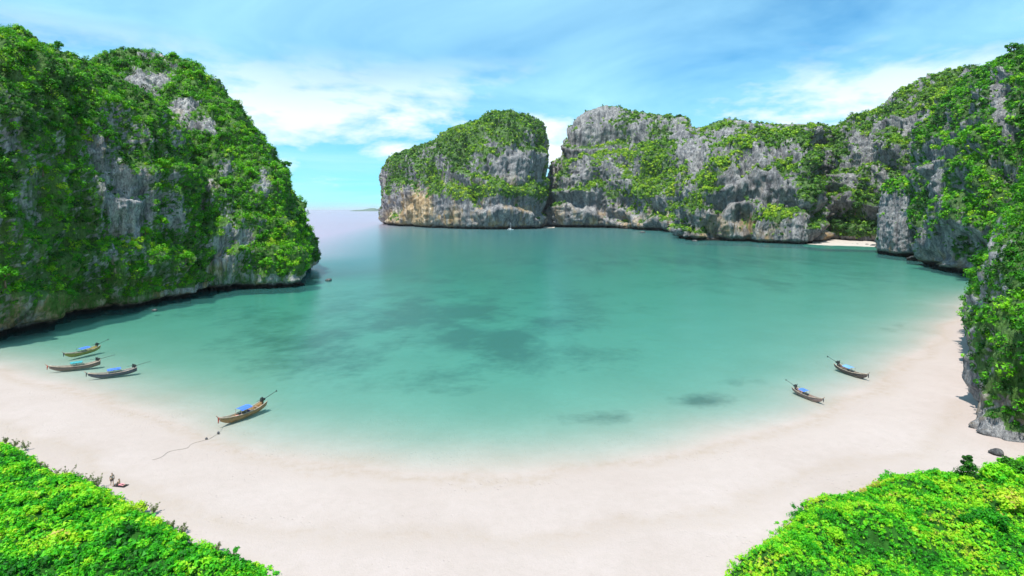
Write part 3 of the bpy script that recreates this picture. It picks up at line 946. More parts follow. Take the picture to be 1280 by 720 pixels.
def strip_beach(name, label, front, back):
    """A sand apron between a waterline and the foot of the rocks."""
    f = catmull(np.array(front), 24)
    b = catmull(np.array(back), 24)
    rows = []
    for t_, z_ in ((-0.35, -1.6), (0.0, -0.02), (0.3, 0.9), (0.65, 1.8), (1.0, 2.6)):
        p = f + (b - f) * t_
        nz_ = 0.25 * fbm(np.concatenate([p[:, :2] / 4.0, np.zeros((24, 1))], 1), 3, 3)
        rows.append(np.concatenate([p[:, :2], (z_ + nz_)[:, None]], 1))
    P = np.stack(rows, 1)
    me = np_mesh(name, P.reshape(-1, 3), grid_faces(24, 5)[:, ::-1])
    tag(link(name, me, sand_small), label, 'beach', kind='structure')


strip_beach('cove_beach', 'small white cove beach at the foot of the far jungle hillside',
            [at(1003, 0, 600), at(1030, 0, 574), at(1065, 0, 562), at(1102, 0, 545)], [at(1000, 0, 660), at(1030, 0, 655), at(1065, 0, 640), at(1110, 0, 610)])
strip_beach('cleft_beach', 'tiny white beach in the mouth of the narrow cleft',
            [at(662, 0, 1150), at(672, 0, 1115), at(684, 0, 1110), at(693, 0, 1120)], [at(662, 0, 1230), at(674, 0, 1240), at(686, 0, 1250), at(694, 0, 1240)])


def boulder(name, label, c, size, seed, mat, group=None):
    bm = bmesh.new()
    bmesh.ops.create_icosphere(bm, subdivisions=3, radius=1.0)
    V = np.array([v.co[:] for v in bm.verts])
    d = 1 + 0.38 * fbm(V * 1.1 + seed * 3.1, 3, seed) + 0.10 * fbm(V * 4 + seed, 2, seed + 5)
    V = V * d[:, None] * np.array(size)
    Fq = np.array([[v.index for v in f.verts] for f in bm.faces])
    bm.free()
    n = len(V)
    me = np_mesh(name, V, Fq, {'veg': np.zeros(n), 'low_dark': 0.55 + 0.4 * (1 - sstep(-0.2, 0.5, V[:, 2] / size[2])), 'warm': np.full(n, 0.2)})
    o = link(name, me, mat)
    o.location = c
    tag(o, label, 'rock', group)


boulder('sea_rock', 'lone dark rock awash off the tip of the left headland', W(411, 350.5), (1.8, 1.4, 1.1), 1, M['rock_near'])
boulder('sea_rock', 'small dark rock in the water under the left cliff foot', W(193, 388), (1.0, 0.8, 0.6), 2, M['rock_near'])
boulder('sea_rock', 'dark rock in the water off the far grey cliff tier', W(803, 290.8), (5.0, 3.5, 3.0), 3, M['rock_mid'])
for i, (x, y, r_) in enumerate([(1066, 305.5, 1.6), (1072, 306, 1.9), (1084, 306.5, 2.4), (1092, 307.5, 3.2), (1097, 309, 2.6)]):
    boulder('shore_rock', 'dark boulder lying along the edge of the small cove beach', W(x, y), (r_, r_ * 0.8, r_ * 0.7), 10 + i, M['rock_mid'], 'boulders at the cove beach')
boulder('shore_rock', 'brown boulder in the shallows where the right spur meets the beach', W(1217, 371), (2.2, 1.8, 1.3), 20, M['rock_near'])
boulder('shore_rock', 'pale boulder at the foot of the right spur on the sand', W(1246, 566, 1.2), (1.0, 0.8, 0.6), 21, M['rock_near'])
boulder('sea_rock', 'low rock at the waterline of the pinnacled promontory', W(868, 301.5), (3.2, 2.4, 1.8), 22, M['rock_mid'])


def far_island():
    n = 60
    P = []
    for i in range(n):
        u = i / (n - 1)
        x = -4100 + 1900 * u
        h = 120 * (math.sin(math.pi * u) ** 0.6) * (0.45 + 0.35 * math.sin(u * 7 + 0.8) + 0.25 * math.sin(u * 19 + 2))
        h = max(h, 4)
        for v in range(7):
            t_ = v / 6
            P.append((x, 13000 + 500 * t_ - 250, h * math.sin(math.pi * t_) - 4))
    me = np_mesh('island', np.array(P), grid_faces(n, 7)[:, ::-1])
    tag(link('island', me, plain_mat('island_scrub', (0.10, 0.14, 0.10), 0.9, 0.1, 0.2, 0.01)), 'long low blue island on the horizon between the headlands', 'island', kind='structure')


far_island()

# ------------------------------------------------------------------ foreground growth at the beach edges
def poly_inside(X, Y, poly):
    ins = np.zeros(X.shape, bool)
    n = len(poly)
    j = n - 1
    for i in range(n):
        xi, yi = poly[i]
        xj, yj = poly[j]
        hit = ((yi > Y) != (yj > Y)) & (X < (xj - xi) * (Y - yi) / (yj - yi + 1e-12) + xi)
        ins ^= hit
        j = i
    return ins


def canopy(X, Y, poly, seed, hump, wav):
    ins = poly_inside(X, Y, poly)
    d = seg_dist(X, Y, np.vstack([poly, poly[:1]])) * np.where(ins, 1, -1)
    P = np.stack([X, Y, np.zeros_like(X)], -1)
    d = d + 1.6 * fbm(P / 4.0, 3, seed)
    h = 1.5 * sstep(-0.3, 3.5, d) + hump * sstep(0.5, 5.0, d) * (0.45 + 0.75 * fbm(P / wav, 3, seed + 3)) + 0.02 * np.clip(d, 0, 40)
    return h, d


def fore_bank(label_bank, label_cover, poly, seed, hump, wav, clumps, rad, K, leaf, mat, tint0, name):
    lo, hi = poly.min(0) - 2, poly.max(0) + 2
    ax, ay = np.arange(lo[0], hi[0], 0.6), np.arange(lo[1], hi[1], 0.6)
    X, Y = np.meshgrid(ax, ay, indexing='ij')
    h, d = canopy(X, Y, poly, seed, hump, wav)
    z0, _ = bed_z(X, Y)
    V = np.stack([X, Y, np.where(d > 0.5, z0 + h - 0.42, z0 - 0.3)], -1).reshape(-1, 3)
    Fq = grid_faces(len(ax), len(ay))
    keep = (d.ravel()[Fq] > 0.2).any(1)
    me = np_mesh('bank', V, Fq[keep])
    tag(link('bank', me, M['soil']), label_bank, 'bank', kind='structure')
    n0 = int(clumps * (hi - lo).prod())
    x = rng.uniform(lo[0], hi[0], n0)
    y = rng.uniform(lo[1], hi[1], n0)
    h, d = canopy(x, y, poly, seed, hump, wav)
    fx_, fy_ = to_px(np.stack([x, y, x * 0 + 3.0], -1))
    k = (d > 0.12) & (fx_ > -60) & (fx_ < 1340) & (fy_ < 800) & (rng.random(n0) < sstep(-0.1, 1.2, d) * 0.9 + 0.1)
    x, y, h, d = x[k], y[k], h[k], d[k]
    z0, _ = bed_z(x, y)
    r = rad[0] + (rad[1] - rad[0]) * rng.random(len(x)) ** 2
    P = np.stack([x, y, x * 0], -1)
    ti = tint0 + 0.30 * fbm(P / 7.0, 3, seed + 9) + 0.34 * fbm(P / 2.0, 2, seed + 12) + rng.normal(size=len(x)) * 0.11 + 0.16 * (1 - sstep(0, 5, d))
    c = np.stack([x, y, z0 + h - 0.10 + r * 0.2 + rng.normal(size=len(x)) * 0.10], 1)
    V, Fq, T = leaves(c, r, K, leaf * (0.5 + 1.3 * rng.random(len(x)) ** 2), ti, 0.7, 0.75, 0.10, 0.3, 0.7, True)
    NLEAF[0] += len(Fq)
    me = np_mesh(name, V, Fq, {'tint': T}, smooth=False)
    tag(link(name, me, mat), label_cover, 'ground cover', kind='stuff')


M['soil'] = plain_mat('leaf_litter', (0.020, 0.085, 0.010), 0.95, 0.1, 0.5, 1.2)
PL = [(-40, 528), (0, 547), (34, 566), (75, 590), (112, 602), (150, 615), (188, 640), (235, 665), (285, 690), (330, 703), (380, 732), (430, 770)]
poly_l = np.array([W(a, b - 9, 2.2)[:2] for a, b in PL] + [(-20, 38), (-120, 38), (-120, 92)])
PR = [(890, 720), (914, 699), (938, 668), (975, 641), (1018, 613), (1075, 594), (1130, 584), (1190, 584), (1230, 578), (1262, 566)]
poly_r = np.array([W(880, 760, 2.2)[:2]] + [W(a, b, 2.2)[:2] for a, b in PR] + [(100, 90), (110, 70), (100, 38), (17, 38)])
fore_bank('low bank under the leafy growth at the left beach edge', 'bright green broad-leaved creeper over the left beach edge', poly_l, 301, 2.0, 5.0, 5.6, (0.2, 0.7), 17, 0.13, M['leaf_lawn'], 0.43, 'creeper')
fore_bank('low bank under the fine growth at the right beach edge', 'vivid green fine-leaved ground cover over the right beach edge', poly_r, 331, 2.0, 6.0, 8.5, (0.12, 0.5), 18, 0.085, M['leaf_lawn'], 0.52, 'ground_cover')


def ground(px, py):
    """Sand point on the ray of a photo pixel."""
    z = 1.2
    for _ in range(6):
        p = W(px, py, z)
        z = float(bed_z(np.array([p[0]]), np.array([p[1]]))[0][0])
    return np.array([p[0], p[1], z])


def shrub(name, label, px, py, size, tone, K, leaf, mat, seed, group=None, stem_h=0.8, cone=False, dz=0.0):
    r = random.Random(seed)
    g = ground(px, py)
    for pl_, sd_, hm_, wv_ in ((poly_l, 301, 2.0, 5.0), (poly_r, 331, 2.0, 6.0)):      # rooted in the bank where there is one
        h_, d_ = canopy(g[:1], g[1:2], pl_, sd_, hm_, wv_)
        if d_[0] > 0.3:
            g[2] += max(0.0, float(h_[0]) - 0.55)
    g[2] += dz
    root = empty(name, g)
    sb = MB()
    cs, rs = [], []
    for k in range(11):
        a = k * 2.39
        rr_ = size * (0.15 + 0.55 * r.random())
        zz_ = size * (0.45 + 0.85 * r.random()) * stem_h
        if cone:
            zz_ = size * (0.35 + 1.9 * k / 11)
            rr_ = size * 0.6 * (1 - k / 12.5)
        e = Vector((math.cos(a) * rr_, math.sin(a) * rr_, zz_))
        sb.tube([(0, 0, -0.25), Vector((0, 0, zz_ * 0.4)), e], [0.05 * size, 0.03 * size, 0.012 * size], 5)
        cs.append(e)
        rs.append(size * (r.uniform(0.28, 0.45) * (1.15 - (k / 14 if cone else 0))) * (1.35 if cone else 1.0))
    sb.build('stem', M['bark'], root, True)
    V, Fq, T = leaves(np.array([tuple(c) for c in cs]), np.array(rs), K, leaf, tone + np.array([r.uniform(-0.1, 0.1) for _ in cs]), 0.75, 0.6, 0.07, 0.3)
    link('foliage', np_mesh('foliage', V, Fq, {'tint': T}, smooth=False), mat, root)
    tag(root, label, 'shrub', group)


LN = M['leaf_lawn']
shrub('shrub', 'dark pointed shrub on the bank below the right spur', 1210, 618, 1.6, 0.16, 260, 0.12, M['leaf'], 1, cone=True)
shrub('shrub', 'pale bright-leaved bush beside the dark pointed shrub', 1242, 622, 2.0, 0.55, 120, 0.22, LN, 2)
shrub('shrub', 'yellow-green bush low on the right bank by the dark hollow', 1268, 662, 2.0, 0.86, 110, 0.20, LN, 3)
shrub('shrub', 'round green bush growing on the rocks at the foot of the spur', 1256, 582, 1.1, 0.50, 90, 0.15, LN, 4)
shrub('shrub', 'deep green leafy bush under the yellow-green one', 1240, 690, 1.7, 0.22, 100, 0.18, LN, 5)
for i, (x, y, s_) in enumerate([(1268, 540, 1.3), (1274, 612, 1.6), (1262, 600, 1.4)]):
    shrub('shrub', 'dark green bush among the rocks at the foot of the spur', x, y, s_, 0.28, 90, 0.18, M['leaf'], 40 + i, 'dark bushes at the spur foot')
def low_shrubs(n, x0, x1, edge_px, down, size, K, leaf, seed, place, group):
    for i in range(n):
        x = rng.uniform(x0, x1)
        dy = rng.uniform(14, down)
        y = np.interp(x, [p_[0] for p_ in edge_px], [p_[1] for p_ in edge_px]) + dy
        if y > 726:
            continue
        s_, tone = rng.uniform(*size), rng.uniform(0.18, 0.80)
        word = 'dark green' if tone < 0.33 else 'grass-green' if tone < 0.5 else 'bright green' if tone < 0.66 else 'yellowish'
        lab = '%s %s shrub swelling out of %s, %s' % ('large' if s_ > 0.55 * size[1] + 0.45 * size[0] else 'small', word, place, 'close to the sand' if dy < 0.4 * down else 'well in from the sand')
        shrub('leafy_shrub', lab, x, y, s_, tone, K, leaf, LN, seed + i, group)


low_shrubs(44, 4, 300, PL, 120, (0.6, 1.4), 62, 0.14, 60, 'the left creeper', 'shrubs in the left creeper')
low_shrubs(40, 945, 1235, PR, 110, (0.6, 1.3), 66, 0.11, 160, 'the right ground cover', 'shrubs in the right ground cover')


def wispy(px, py, h, seed, label, dry):
    r = random.Random(seed)
    g = ground(px, py)
    root = empty('dry_plant', g)
    sb = MB()
    cs = []
    for k in range(9):
        a = r.uniform(0, 6.28)
        sp = r.uniform(0.1, 0.55) * h
        e = Vector((math.cos(a) * sp, math.sin(a) * sp, h * r.uniform(0.6, 1.0)))
        m_ = Vector((e.x * 0.35, e.y * 0.35, e.z * 0.6))
        sb.tube([(0, 0, -0.15), m_, e], [0.03, 0.022, 0.010], 4)
        for q in range(4):
            f_ = 0.45 + 0.55 * q / 3
            cs.append(tuple(Vector((0, 0, 0)).lerp(e, f_) + Vector((r.uniform(-.1, .1), r.uniform(-.1, .1), 0))))
    sb.build('stem', M['twig'], root)
    V, Fq, T = leaves(np.array(cs), np.full(len(cs), 0.16), 8, 0.085, 0.5 + 0 * np.arange(len(cs)), 0.9, 0.3, 0.2, 0.2)
    link('foliage', np_mesh('foliage', V, Fq, {'tint': T}, smooth=False), M['leaf_dry'] if dry else LN, root)
    tag(root, label, 'plant', 'straggly plants along the creeper edge')


M['leaf_dry'] = leaf_mat('leaf_grey_green', [(0.0, (0.06, 0.08, 0.03)), (0.5, (0.16, 0.20, 0.08)), (1.0, (0.30, 0.34, 0.13))], 0.2)
for i, (x, y, h) in enumerate([(6, 548, 1.3), (16, 553, 1.5), (30, 556, 1.6), (46, 580, 1.2), (56, 584, 1.6), (66, 590, 1.3), (82, 593, 1.9), (93, 596, 1.6), (104, 600, 1.5), (116, 603, 2.0), (121, 604, 2.1),
                               (178, 634, 1.3), (190, 636, 1.2), (212, 655, 1.1), (226, 661, 1.2), (268, 684, 1.0), (290, 694, 0.9)]):
    wispy(x + 2, y + 7, h, 500 + i, '%s straggly plant at the left creeper edge%s' % ('tall' if h > 1.55 else 'knee-high' if h < 1.25 else 'waist-high', ', beside the two people' if 80 < x < 200 else ', on the strip towards the left cliff' if x < 70 else ', downhill of the two people'), True)

# ------------------------------------------------------------------ long-tail boats
def wood(name, col, var=0.35):
    m, t, out = new_mat(name)
    p = principled(t, out, 0.6, 0.35)
    tc = N(t, 'ShaderNodeTexCoord')
    n = noise_tex(t, mapping(t, tc.outputs['Object'], (0.6, 5, 7)), 1.4, 6, 0.65)
    n2 = noise_tex(t, tc.outputs['Object'], 2.2, 4, 0.6)
    c = ramp(t, n, [(0.3, tuple(x * (1 - var) for x in col)), (0.7, tuple(min(1, x * (1 + var)) for x in col))])
    c = mixc(t, ramp(t, n2, [(0.52, 0.0), (0.70, 0.6)]), c, tuple(x * 0.45 for x in col))
    t.links.new(c, p.inputs['Base Color'])
    return m


M['tarp_blue'] = plain_mat('tarpaulin_blue', (0.06, 0.16, 0.62), 0.55, 0.4, 0.18, 1.5)
M['tarp_teal'] = plain_mat('tarpaulin_teal', (0.05, 0.28, 0.30), 0.55, 0.4, 0.2, 1.5)
M['iron'] = plain_mat('greasy_iron', (0.035, 0.04, 0.038), 0.5, 0.5, 0.4, 5)
M['plank'] = wood('worn_planks', (0.27, 0.20, 0.15))
M['rail'] = wood('pale_rail', (0.42, 0.33, 0.25))
M['cloth_red'] = plain_mat('ribbon_red', (0.45, 0.10, 0.07), 0.8, 0.2, 0.2, 4)
M['cloth_dark'] = plain_mat('ribbon_dark', (0.05, 0.05, 0.06), 0.8, 0.2, 0.2, 4)


def hull_shape(L):
    nt, ns = 23, 9
    out_, inn = [], []
    for i in range(nt):
        u = i / (nt - 1)
        b = 0.088 * L * (math.sin(math.pi * min(1, (0.20 + 0.80 * u) ** 0.92)) ** 0.62 if u < 0.995 else 0.02)
        b = max(b, 0.012 * L if u > 0.9 else 0.03 * L)
        sheer = 0.072 * L + 0.055 * L * max(0, (0.30 - u) / 0.30) ** 1.6 + 0.085 * L * max(0, (u - 0.45) / 0.55) ** 2.0
        keel = -0.025 * L + 0.05 * L * max(0, (0.22 - u) / 0.22) ** 1.5 + 0.13 * L * max(0, (u - 0.62) / 0.38) ** 2.2
        keel = min(keel, sheer - 0.02 * L)
        x = (u - 0.5) * L
        ro, ri = [], []
        for k in range(ns):
            v = -1 + 2 * k / (ns - 1)
            z = keel + (sheer - keel) * abs(v) ** 2.1
            yy = b * math.copysign(abs(v) ** 0.62, v)
            ro.append((x, yy, z))
            ri.append((x, yy * 0.90, max(z, keel + 0.018 * L) + (0.0 if k in (0, ns - 1) else 0.006 * L)))
        out_.append(ro)
        inn.append(ri)
    V = [p for r_ in out_ for p in r_] + [p for r_ in inn for p in r_]
    off = nt * ns
    F = []
    for i in range(nt - 1):
        for k in range(ns - 1):
            a = i * ns + k
            F.append((a, a + ns, a + ns + 1, a + 1))
            F.append((off + a, off + a + 1, off + a + ns + 1, off + a + ns))
        for k in (0, ns - 1):
            a = i * ns + k
            F.append((a, a + ns, off + a + ns, off + a) if k else (a, off + a, off + a + ns, a + ns))
    for i in (0, nt - 1):
        for k in range(ns - 1):
            a = i * ns + k
            F.append((a, a + 1, off + a + 1, off + a) if i == 0 else (a, off + a, off + a + 1, a + 1))
    return V, F, out_


def longtail(prow, stern, label, hull_col, tarp, ribbon, canopy_at=(0.33, 0.64), side_sheet=False, lenf=1.0, tail=0.34, rail=None, tail_up=0.07):
    P0, S0 = W(*prow), W(*stern)
    dv = P0[:2] - S0[:2]
    L = float(np.linalg.norm(dv)) * lenf
    mid = (P0 + S0) / 2
    root = empty('longtail_boat', (mid[0], mid[1], -0.016 * L), math.atan2(dv[1], dv[0]))
    V, F, st = hull_shape(L)
    me = bpy.data.meshes.new('hull')
    me.from_pydata(V, [], F)
    for p_ in me.polygons:
        p_.use_smooth = True
    link('hull', me, wood('hull_paint', hull_col), root)
    nt = len(st)
    for k in (0, -1):
        g = MB()
        g.tube([(p_[k][0], p_[k][1] * 1.03, p_[k][2] + 0.012 * L) for p_ in st], 0.0085 * L, 5)
        g.build('gunwale', rail or M['rail'], root, True)
    # stem post rising from the bow
    bx_, bz = st[-1][0][0], st[-1][0][2]
    g = MB()
    g.tube([(bx_ - 0.05 * L, 0, bz - 0.05 * L), (bx_ + 0.02 * L, 0, bz + 0.0 * L), (bx_ + 0.075 * L, 0, bz + 0.075 * L)], [0.013 * L, 0.011 * L, 0.007 * L], 6)
    post = g.build('stem_post', M['plank'], root, True)
    g = MB()
    g.tube([(bx_ + 0.03 * L, 0, bz + 0.03 * L), (bx_ + 0.034 * L, 0.004 * L, bz - 0.02 * L), (bx_ + 0.036 * L, 0, bz - 0.075 * L)], [0.014 * L, 0.012 * L, 0.006 * L], 6)
    g.build('ribbon', ribbon, post, True)
    # thwarts and floor
    for u in (0.18, 0.30, 0.42, 0.54, 0.66, 0.78, 0.86):
        i = int(round(u * (nt - 1)))
        r_ = st[i]
        w = abs(r_[0][1]) * 1.84
        g = MB()
        g.box((r_[0][0], 0, r_[0][2] - 0.016 * L), (0.022 * L if u < 0.8 else 0.05 * L, w, 0.006 * L))
        g.build('thwart', M['plank'], root)
    for yy in (-1, 0, 1):
        g = MB()
        g.box((-0.04 * L, yy * 0.042 * L, 0.012 * L), (0.56 * L, 0.036 * L, 0.004 * L))
        g.build('floor_board', M['plank'], root)
    g = MB()
    i0 = int(0.86 * (nt - 1))
    for i in range(i0, nt - 1):
        a, b = st[i], st[i + 1]
        g.add([(a[0][0], a[0][1] * .9, a[0][2] - .004 * L), (a[0][0], a[-1][1] * .9, a[0][2] - .004 * L), (b[0][0], b[-1][1] * .9, b[0][2] - .004 * L), (b[0][0], b[0][1] * .9, b[0][2] - .004 * L)], [(0, 1, 2, 3)])
    g.build('foredeck', M['plank'], root)
    # awning on posts
    x0, x1 = (canopy_at[0] - 0.5) * L, (canopy_at[1] - 0.5) * L
    hz_, hw = 0.192 * L, 0.100 * L
    nx_, ny_ = 9, 7
    top = []
    for a in range(nx_):
        for b in range(ny_):
            v = -1 + 2 * b / (ny_ - 1)
            sag = -0.006 * L * math.sin(a * math.pi / 2) ** 2
            top.append((x0 + (x1 - x0) * a / (nx_ - 1), v * hw, hz_ - 0.022 * L * v * v + sag))
    T2 = [(p_[0], p_[1], p_[2] - 0.006) for p_ in top]
    gf = grid_faces(nx_, ny_).tolist()
    me = bpy.data.meshes.new('awning')
    me.from_pydata(top + T2, [], [tuple(f) for f in gf] + [tuple(len(top) + q for q in reversed(f)) for f in gf])
    aw = link('awning', me, tarp, root)
    for xx in (x0 + 0.01 * L, (x0 + x1) / 2, x1 - 0.01 * L):
        for sg in (-1, 1):
            g = MB()
            g.tube([(xx, sg * 0.070 * L, 0.06 * L), (xx, sg * 0.074 * L, hz_ - 0.022 * L)], 0.0035 * L, 5)
            g.build('awning_post', M['rail'], root)
    if side_sheet:
        g = MB()
        g.box(((x0 + x1) / 2, -hw * 0.98, hz_ - 0.055 * L), ((x1 - x0) * 0.96, 0.004 * L, 0.062 * L))
        g.build('side_sheet', tarp, root)
    # engine on its pivot, the long shaft raised astern
    ex, ez = -0.455 * L, 0.155 * L
    g = MB()
    g.tube([(ex, 0, 0.06 * L), (ex, 0, ez)], 0.012 * L, 6)
    g.build('engine_mount', M['iron'], root)
    g = MB()
    g.box((ex + 0.02 * L, 0, ez + 0.015 * L), (0.075 * L, 0.042 * L, 0.05 * L), 0, R(8))
    g.box((ex + 0.03 * L, 0, ez + 0.050 * L), (0.045 * L, 0.034 * L, 0.025 * L), 0, R(8))
    g.tube([(ex + 0.045 * L, 0.02 * L, ez + 0.03 * L), (ex + 0.05 * L, 0.03 * L, ez + 0.085 * L)], 0.008 * L, 6)
    g.tube([(ex - 0.012 * L, -0.028 * L, ez + 0.02 * L), (ex - 0.012 * L, 0.028 * L, ez + 0.02 * L)], 0.024 * L, 10)
    g.build('engine', M['iron'], root)
    g = MB()
    tip = (ex - tail * L, 0, ez + tail_up * L)
    g.tube([(ex - 0.01 * L, 0, ez + 0.012 * L), tip], [0.0060 * L, 0.0042 * L], 6)
    sh = g.build('propeller_shaft', M['iron'], root)
    g = MB()
    for k in range(3):
        a = k * 2.094
        g.box((tip[0], math.cos(a) * 0.011 * L, tip[2] + math.sin(a) * 0.011 * L), (0.004 * L, 0.02 * L * abs(math.cos(a)) + 0.008 * L, 0.02 * L * abs(math.sin(a)) + 0.008 * L))
    g.build('propeller', M['iron'], sh)
    g = MB()
    g.tube([(ex + 0.05 * L, 0.01 * L, ez + 0.03 * L), (ex + 0.17 * L, 0.02 * L, ez + 0.035 * L)], 0.004 * L, 5)
    g.build('tiller', M['iron'], root)
    tag(root, label, 'boat', 'long-tail boats at the beach')
    return root, L


longtail((84, 447.5), (121, 437), 'olive-yellow long-tail boat with a blue awning, lying nearest the left cliff', (0.30, 0.27, 0.07), M['tarp_blue'], M['cloth_dark'], (0.34, 0.62), lenf=1.15)
longtail((62, 465), (125, 456), 'brown weathered long-tail boat with a faded teal awning', (0.20, 0.14, 0.11), M['tarp_teal'], M['cloth_red'], (0.36, 0.60), True, lenf=1.02)
longtail((110, 474), (171, 464), 'dark slate-hulled long-tail boat with a deep blue awning and side sheet', (0.10, 0.10, 0.12), M['tarp_blue'], M['cloth_dark'], (0.34, 0.62), True)
b4, L4 = longtail((275, 533), (331, 508), 'tan long-tail boat with a bright blue awning, moored by a line to the sand', (0.34, 0.20, 0.09), M['tarp_blue'], M['cloth_red'], (0.38, 0.62))
longtail((1027, 505), (993, 489), 'long-tail boat with a pinkish wooden foredeck and a small blue awning', (0.26, 0.17, 0.15), M['tarp_blue'], M['cloth_dark'], (0.28, 0.50), lenf=1.05)
longtail((1083, 475), (1046, 460), 'dark brown long-tail boat with a cream rail and pale blue awning', (0.11, 0.08, 0.07), plain_mat('tarpaulin_pale_blue', (0.14, 0.32, 0.66), 0.55, 0.4, 0.15, 1.5), M['cloth_dark'], (0.32, 0.56), lenf=1.05)

# luggage under the awning of the moored boat
bpy.context.view_layer.update()
for i, (lx, ly, sz, col, lab) in enumerate([(0.10, -0.045, 0.55, (0.55, 0.22, 0.20), 'pink bag lying amidships in the tan boat'),
                                            (0.02, -0.05, 0.6, (0.05, 0.06, 0.16), 'dark navy bag under the awning of the tan boat'),
                                            (-0.16, -0.045, 0.6, (0.13, 0.08, 0.28), 'purple bag behind the awning of the tan boat')]):
    me_ = MB()
    me_.tube([(-sz * 0.5, 0, sz * 0.25), (-sz * 0.42, 0, sz * 0.28), (0, 0, sz * 0.30), (sz * 0.42, 0, sz * 0.28), (sz * 0.5, 0, sz * 0.25)], [sz * 0.12, sz * 0.26, sz * 0.29, sz * 0.26, sz * 0.12], 10)
    o = me_.build('bag', plain_mat('bag_cloth', col, 0.8, 0.2, 0.2, 4), None, True)
    p_ = Matrix.Translation(b4.location) @ b4.rotation_euler.to_matrix().to_4x4() @ Vector((lx * L4, ly * L4, 0.035 * L4))
    o.location = p_
    o.rotation_euler = (0, 0, 0.6 + i)
    tag(o, lab, 'bag')

# mooring line with its floats
Mx = Matrix.Translation(b4.location) @ b4.rotation_euler.to_matrix().to_4x4()
p0 = Mx @ Vector((0.50 * L4, 0, 0.14 * L4))
pts = [p0] + [Vector(W(272, 541, 0.05)), Vector(ground(258, 550)) + Vector((0, 0, 0.06))] + [Vector(ground(x, y)) + Vector((0, 0, 0.05)) for x, y in ((240, 556), (222, 563), (205, 569), (190, 574))]
g = MB()
pts = [Vector(p_) for p_ in catmull(np.array([tuple(q_) for q_ in pts]), 40)]
pts = [p_ + Vector((0.5 * math.sin(i_ * 0.55) * min(1, max(0, i_ - 12) / 8), 0.35 * math.cos(i_ * 0.4) * min(1, max(0, i_ - 12) / 8), 0)) for i_, p_ in enumerate(pts)]
g.tube(pts, 0.028, 6)
tag(g.build('mooring_rope', plain_mat('rope', (0.36, 0.31, 0.26), 0.9, 0.1, 0.2, 6)), 'thin mooring rope running from the tan boat up the sand', 'rope')
for (x, y) in ((273, 541), (258, 549.5)):
    g = MB()
    c = W(x, y, 0.12) if y < 545 else ground(x, y) + np.array([0, 0, 0.14])
    g.tube([(0, 0, -0.24), (0, 0, -0.17), (0, 0, 0), (0, 0, 0.17), (0, 0, 0.25)], [0.05, 0.17, 0.22, 0.17, 0.04], 10)
    o = g.build('float', plain_mat('float_plastic', (0.06, 0.06, 0.07), 0.5, 0.4, 0.2, 4), None, True)
    o.location = c
    tag(o, 'small dark float on the mooring line of the tan boat', 'buoy', 'floats on the mooring line')


def yacht():
    p = W(638, 287.4)
    root = empty('sailing_yacht', p, R(8))
    L = 12.0
    white = plain_mat('yacht_white', (0.75, 0.76, 0.77), 0.4, 0.5, 0.04, 1)
    V, F = [], []
    nt, ns = 13, 7
    for i in range(nt):
        u = i / (nt - 1)
        b = 1.9 * (math.sin(math.pi * (0.25 + 0.75 * u)) ** 0.7 if u < 1 else 0.02)
        for k in range(ns):
            v = -1 + 2 * k / (ns - 1)
            V.append(((u - 0.5) * L, b * math.copysign(abs(v) ** 0.6, v), -0.5 + (1.6 + 0.4 * u) * abs(v) ** 2))
    for i in range(nt - 1):
        for k in range(ns - 1):
            a = i * ns + k
            F.append((a, a + ns, a + ns + 1, a + 1))
        F.append((i * ns, i * ns + ns - 1, (i + 1) * ns + ns - 1, (i + 1) * ns))
    F.append(tuple(range(ns)))
    me = bpy.data.meshes.new('hull')
    me.from_pydata(V, [], F)
    link('hull', me, white, root)
    g = MB()
    g.box((-0.3, 0, 1.55), (4.2, 2.0, 0.75))
    g.build('cabin', white, root)
    g = MB()
    g.tube([(0.8, 0, 1.2), (0.8, 0, 14.5)], [0.20, 0.14], 8)
    g.build('mast', white, root)
    g = MB()
    g.tube([(0.8, 0, 2.9), (-4.2, 0, 2.8)], [0.32, 0.26], 8)
    g.build('furled_sail', white, root)
    tag(root, 'small white sailing yacht with a bare mast anchored off the domed headland', 'yacht')


yacht()

# ------------------------------------------------------------------ two people on the sand
SKIN = plain_mat('skin', (0.42, 0.25, 0.16), 0.6, 0.3, 0.1, 5)
HAIR = plain_mat('dark_hair', (0.02, 0.016, 0.014), 0.6, 0.3, 0.2, 8)
MAT_SHIRT = plain_mat('grey_shirt', (0.36, 0.34, 0.33), 0.85, 0.1, 0.12, 6)
MAT_BLACK = plain_mat('black_cloth', (0.02, 0.02, 0.022), 0.85, 0.1, 0.2, 6)
MAT_PINK = plain_mat('pink_cloth', (0.62, 0.27, 0.30), 0.85, 0.1, 0.12, 6)
MAT_TAN = plain_mat('tan_cloth', (0.40, 0.27, 0.20), 0.85, 0.1, 0.12, 6)


def bm_skin(name, J, E, Rr, mat, parent, rootv=0):
    bm = bmesh.new()
    lay = bm.verts.layers.skin.verify()
    vs = [bm.verts.new(j) for j in J]
    for v, r_, i in zip(vs, Rr, range(len(J))):
        v[lay].radius = (r_, r_)
        v[lay].use_root = (i == rootv)
    for a, b in E:
        bm.edges.new((vs[a], vs[b]))
    me = bpy.data.meshes.new(name)
    bm.to_mesh(me)
    bm.free()
    o = link(name, me, mat, parent)
    md = o.modifiers.new('skin', 'SKIN')
    md.use_smooth_shade = True
    sb = o.modifiers.new('sub', 'SUBSURF')
    sb.levels = sb.render_levels = 2
    return o


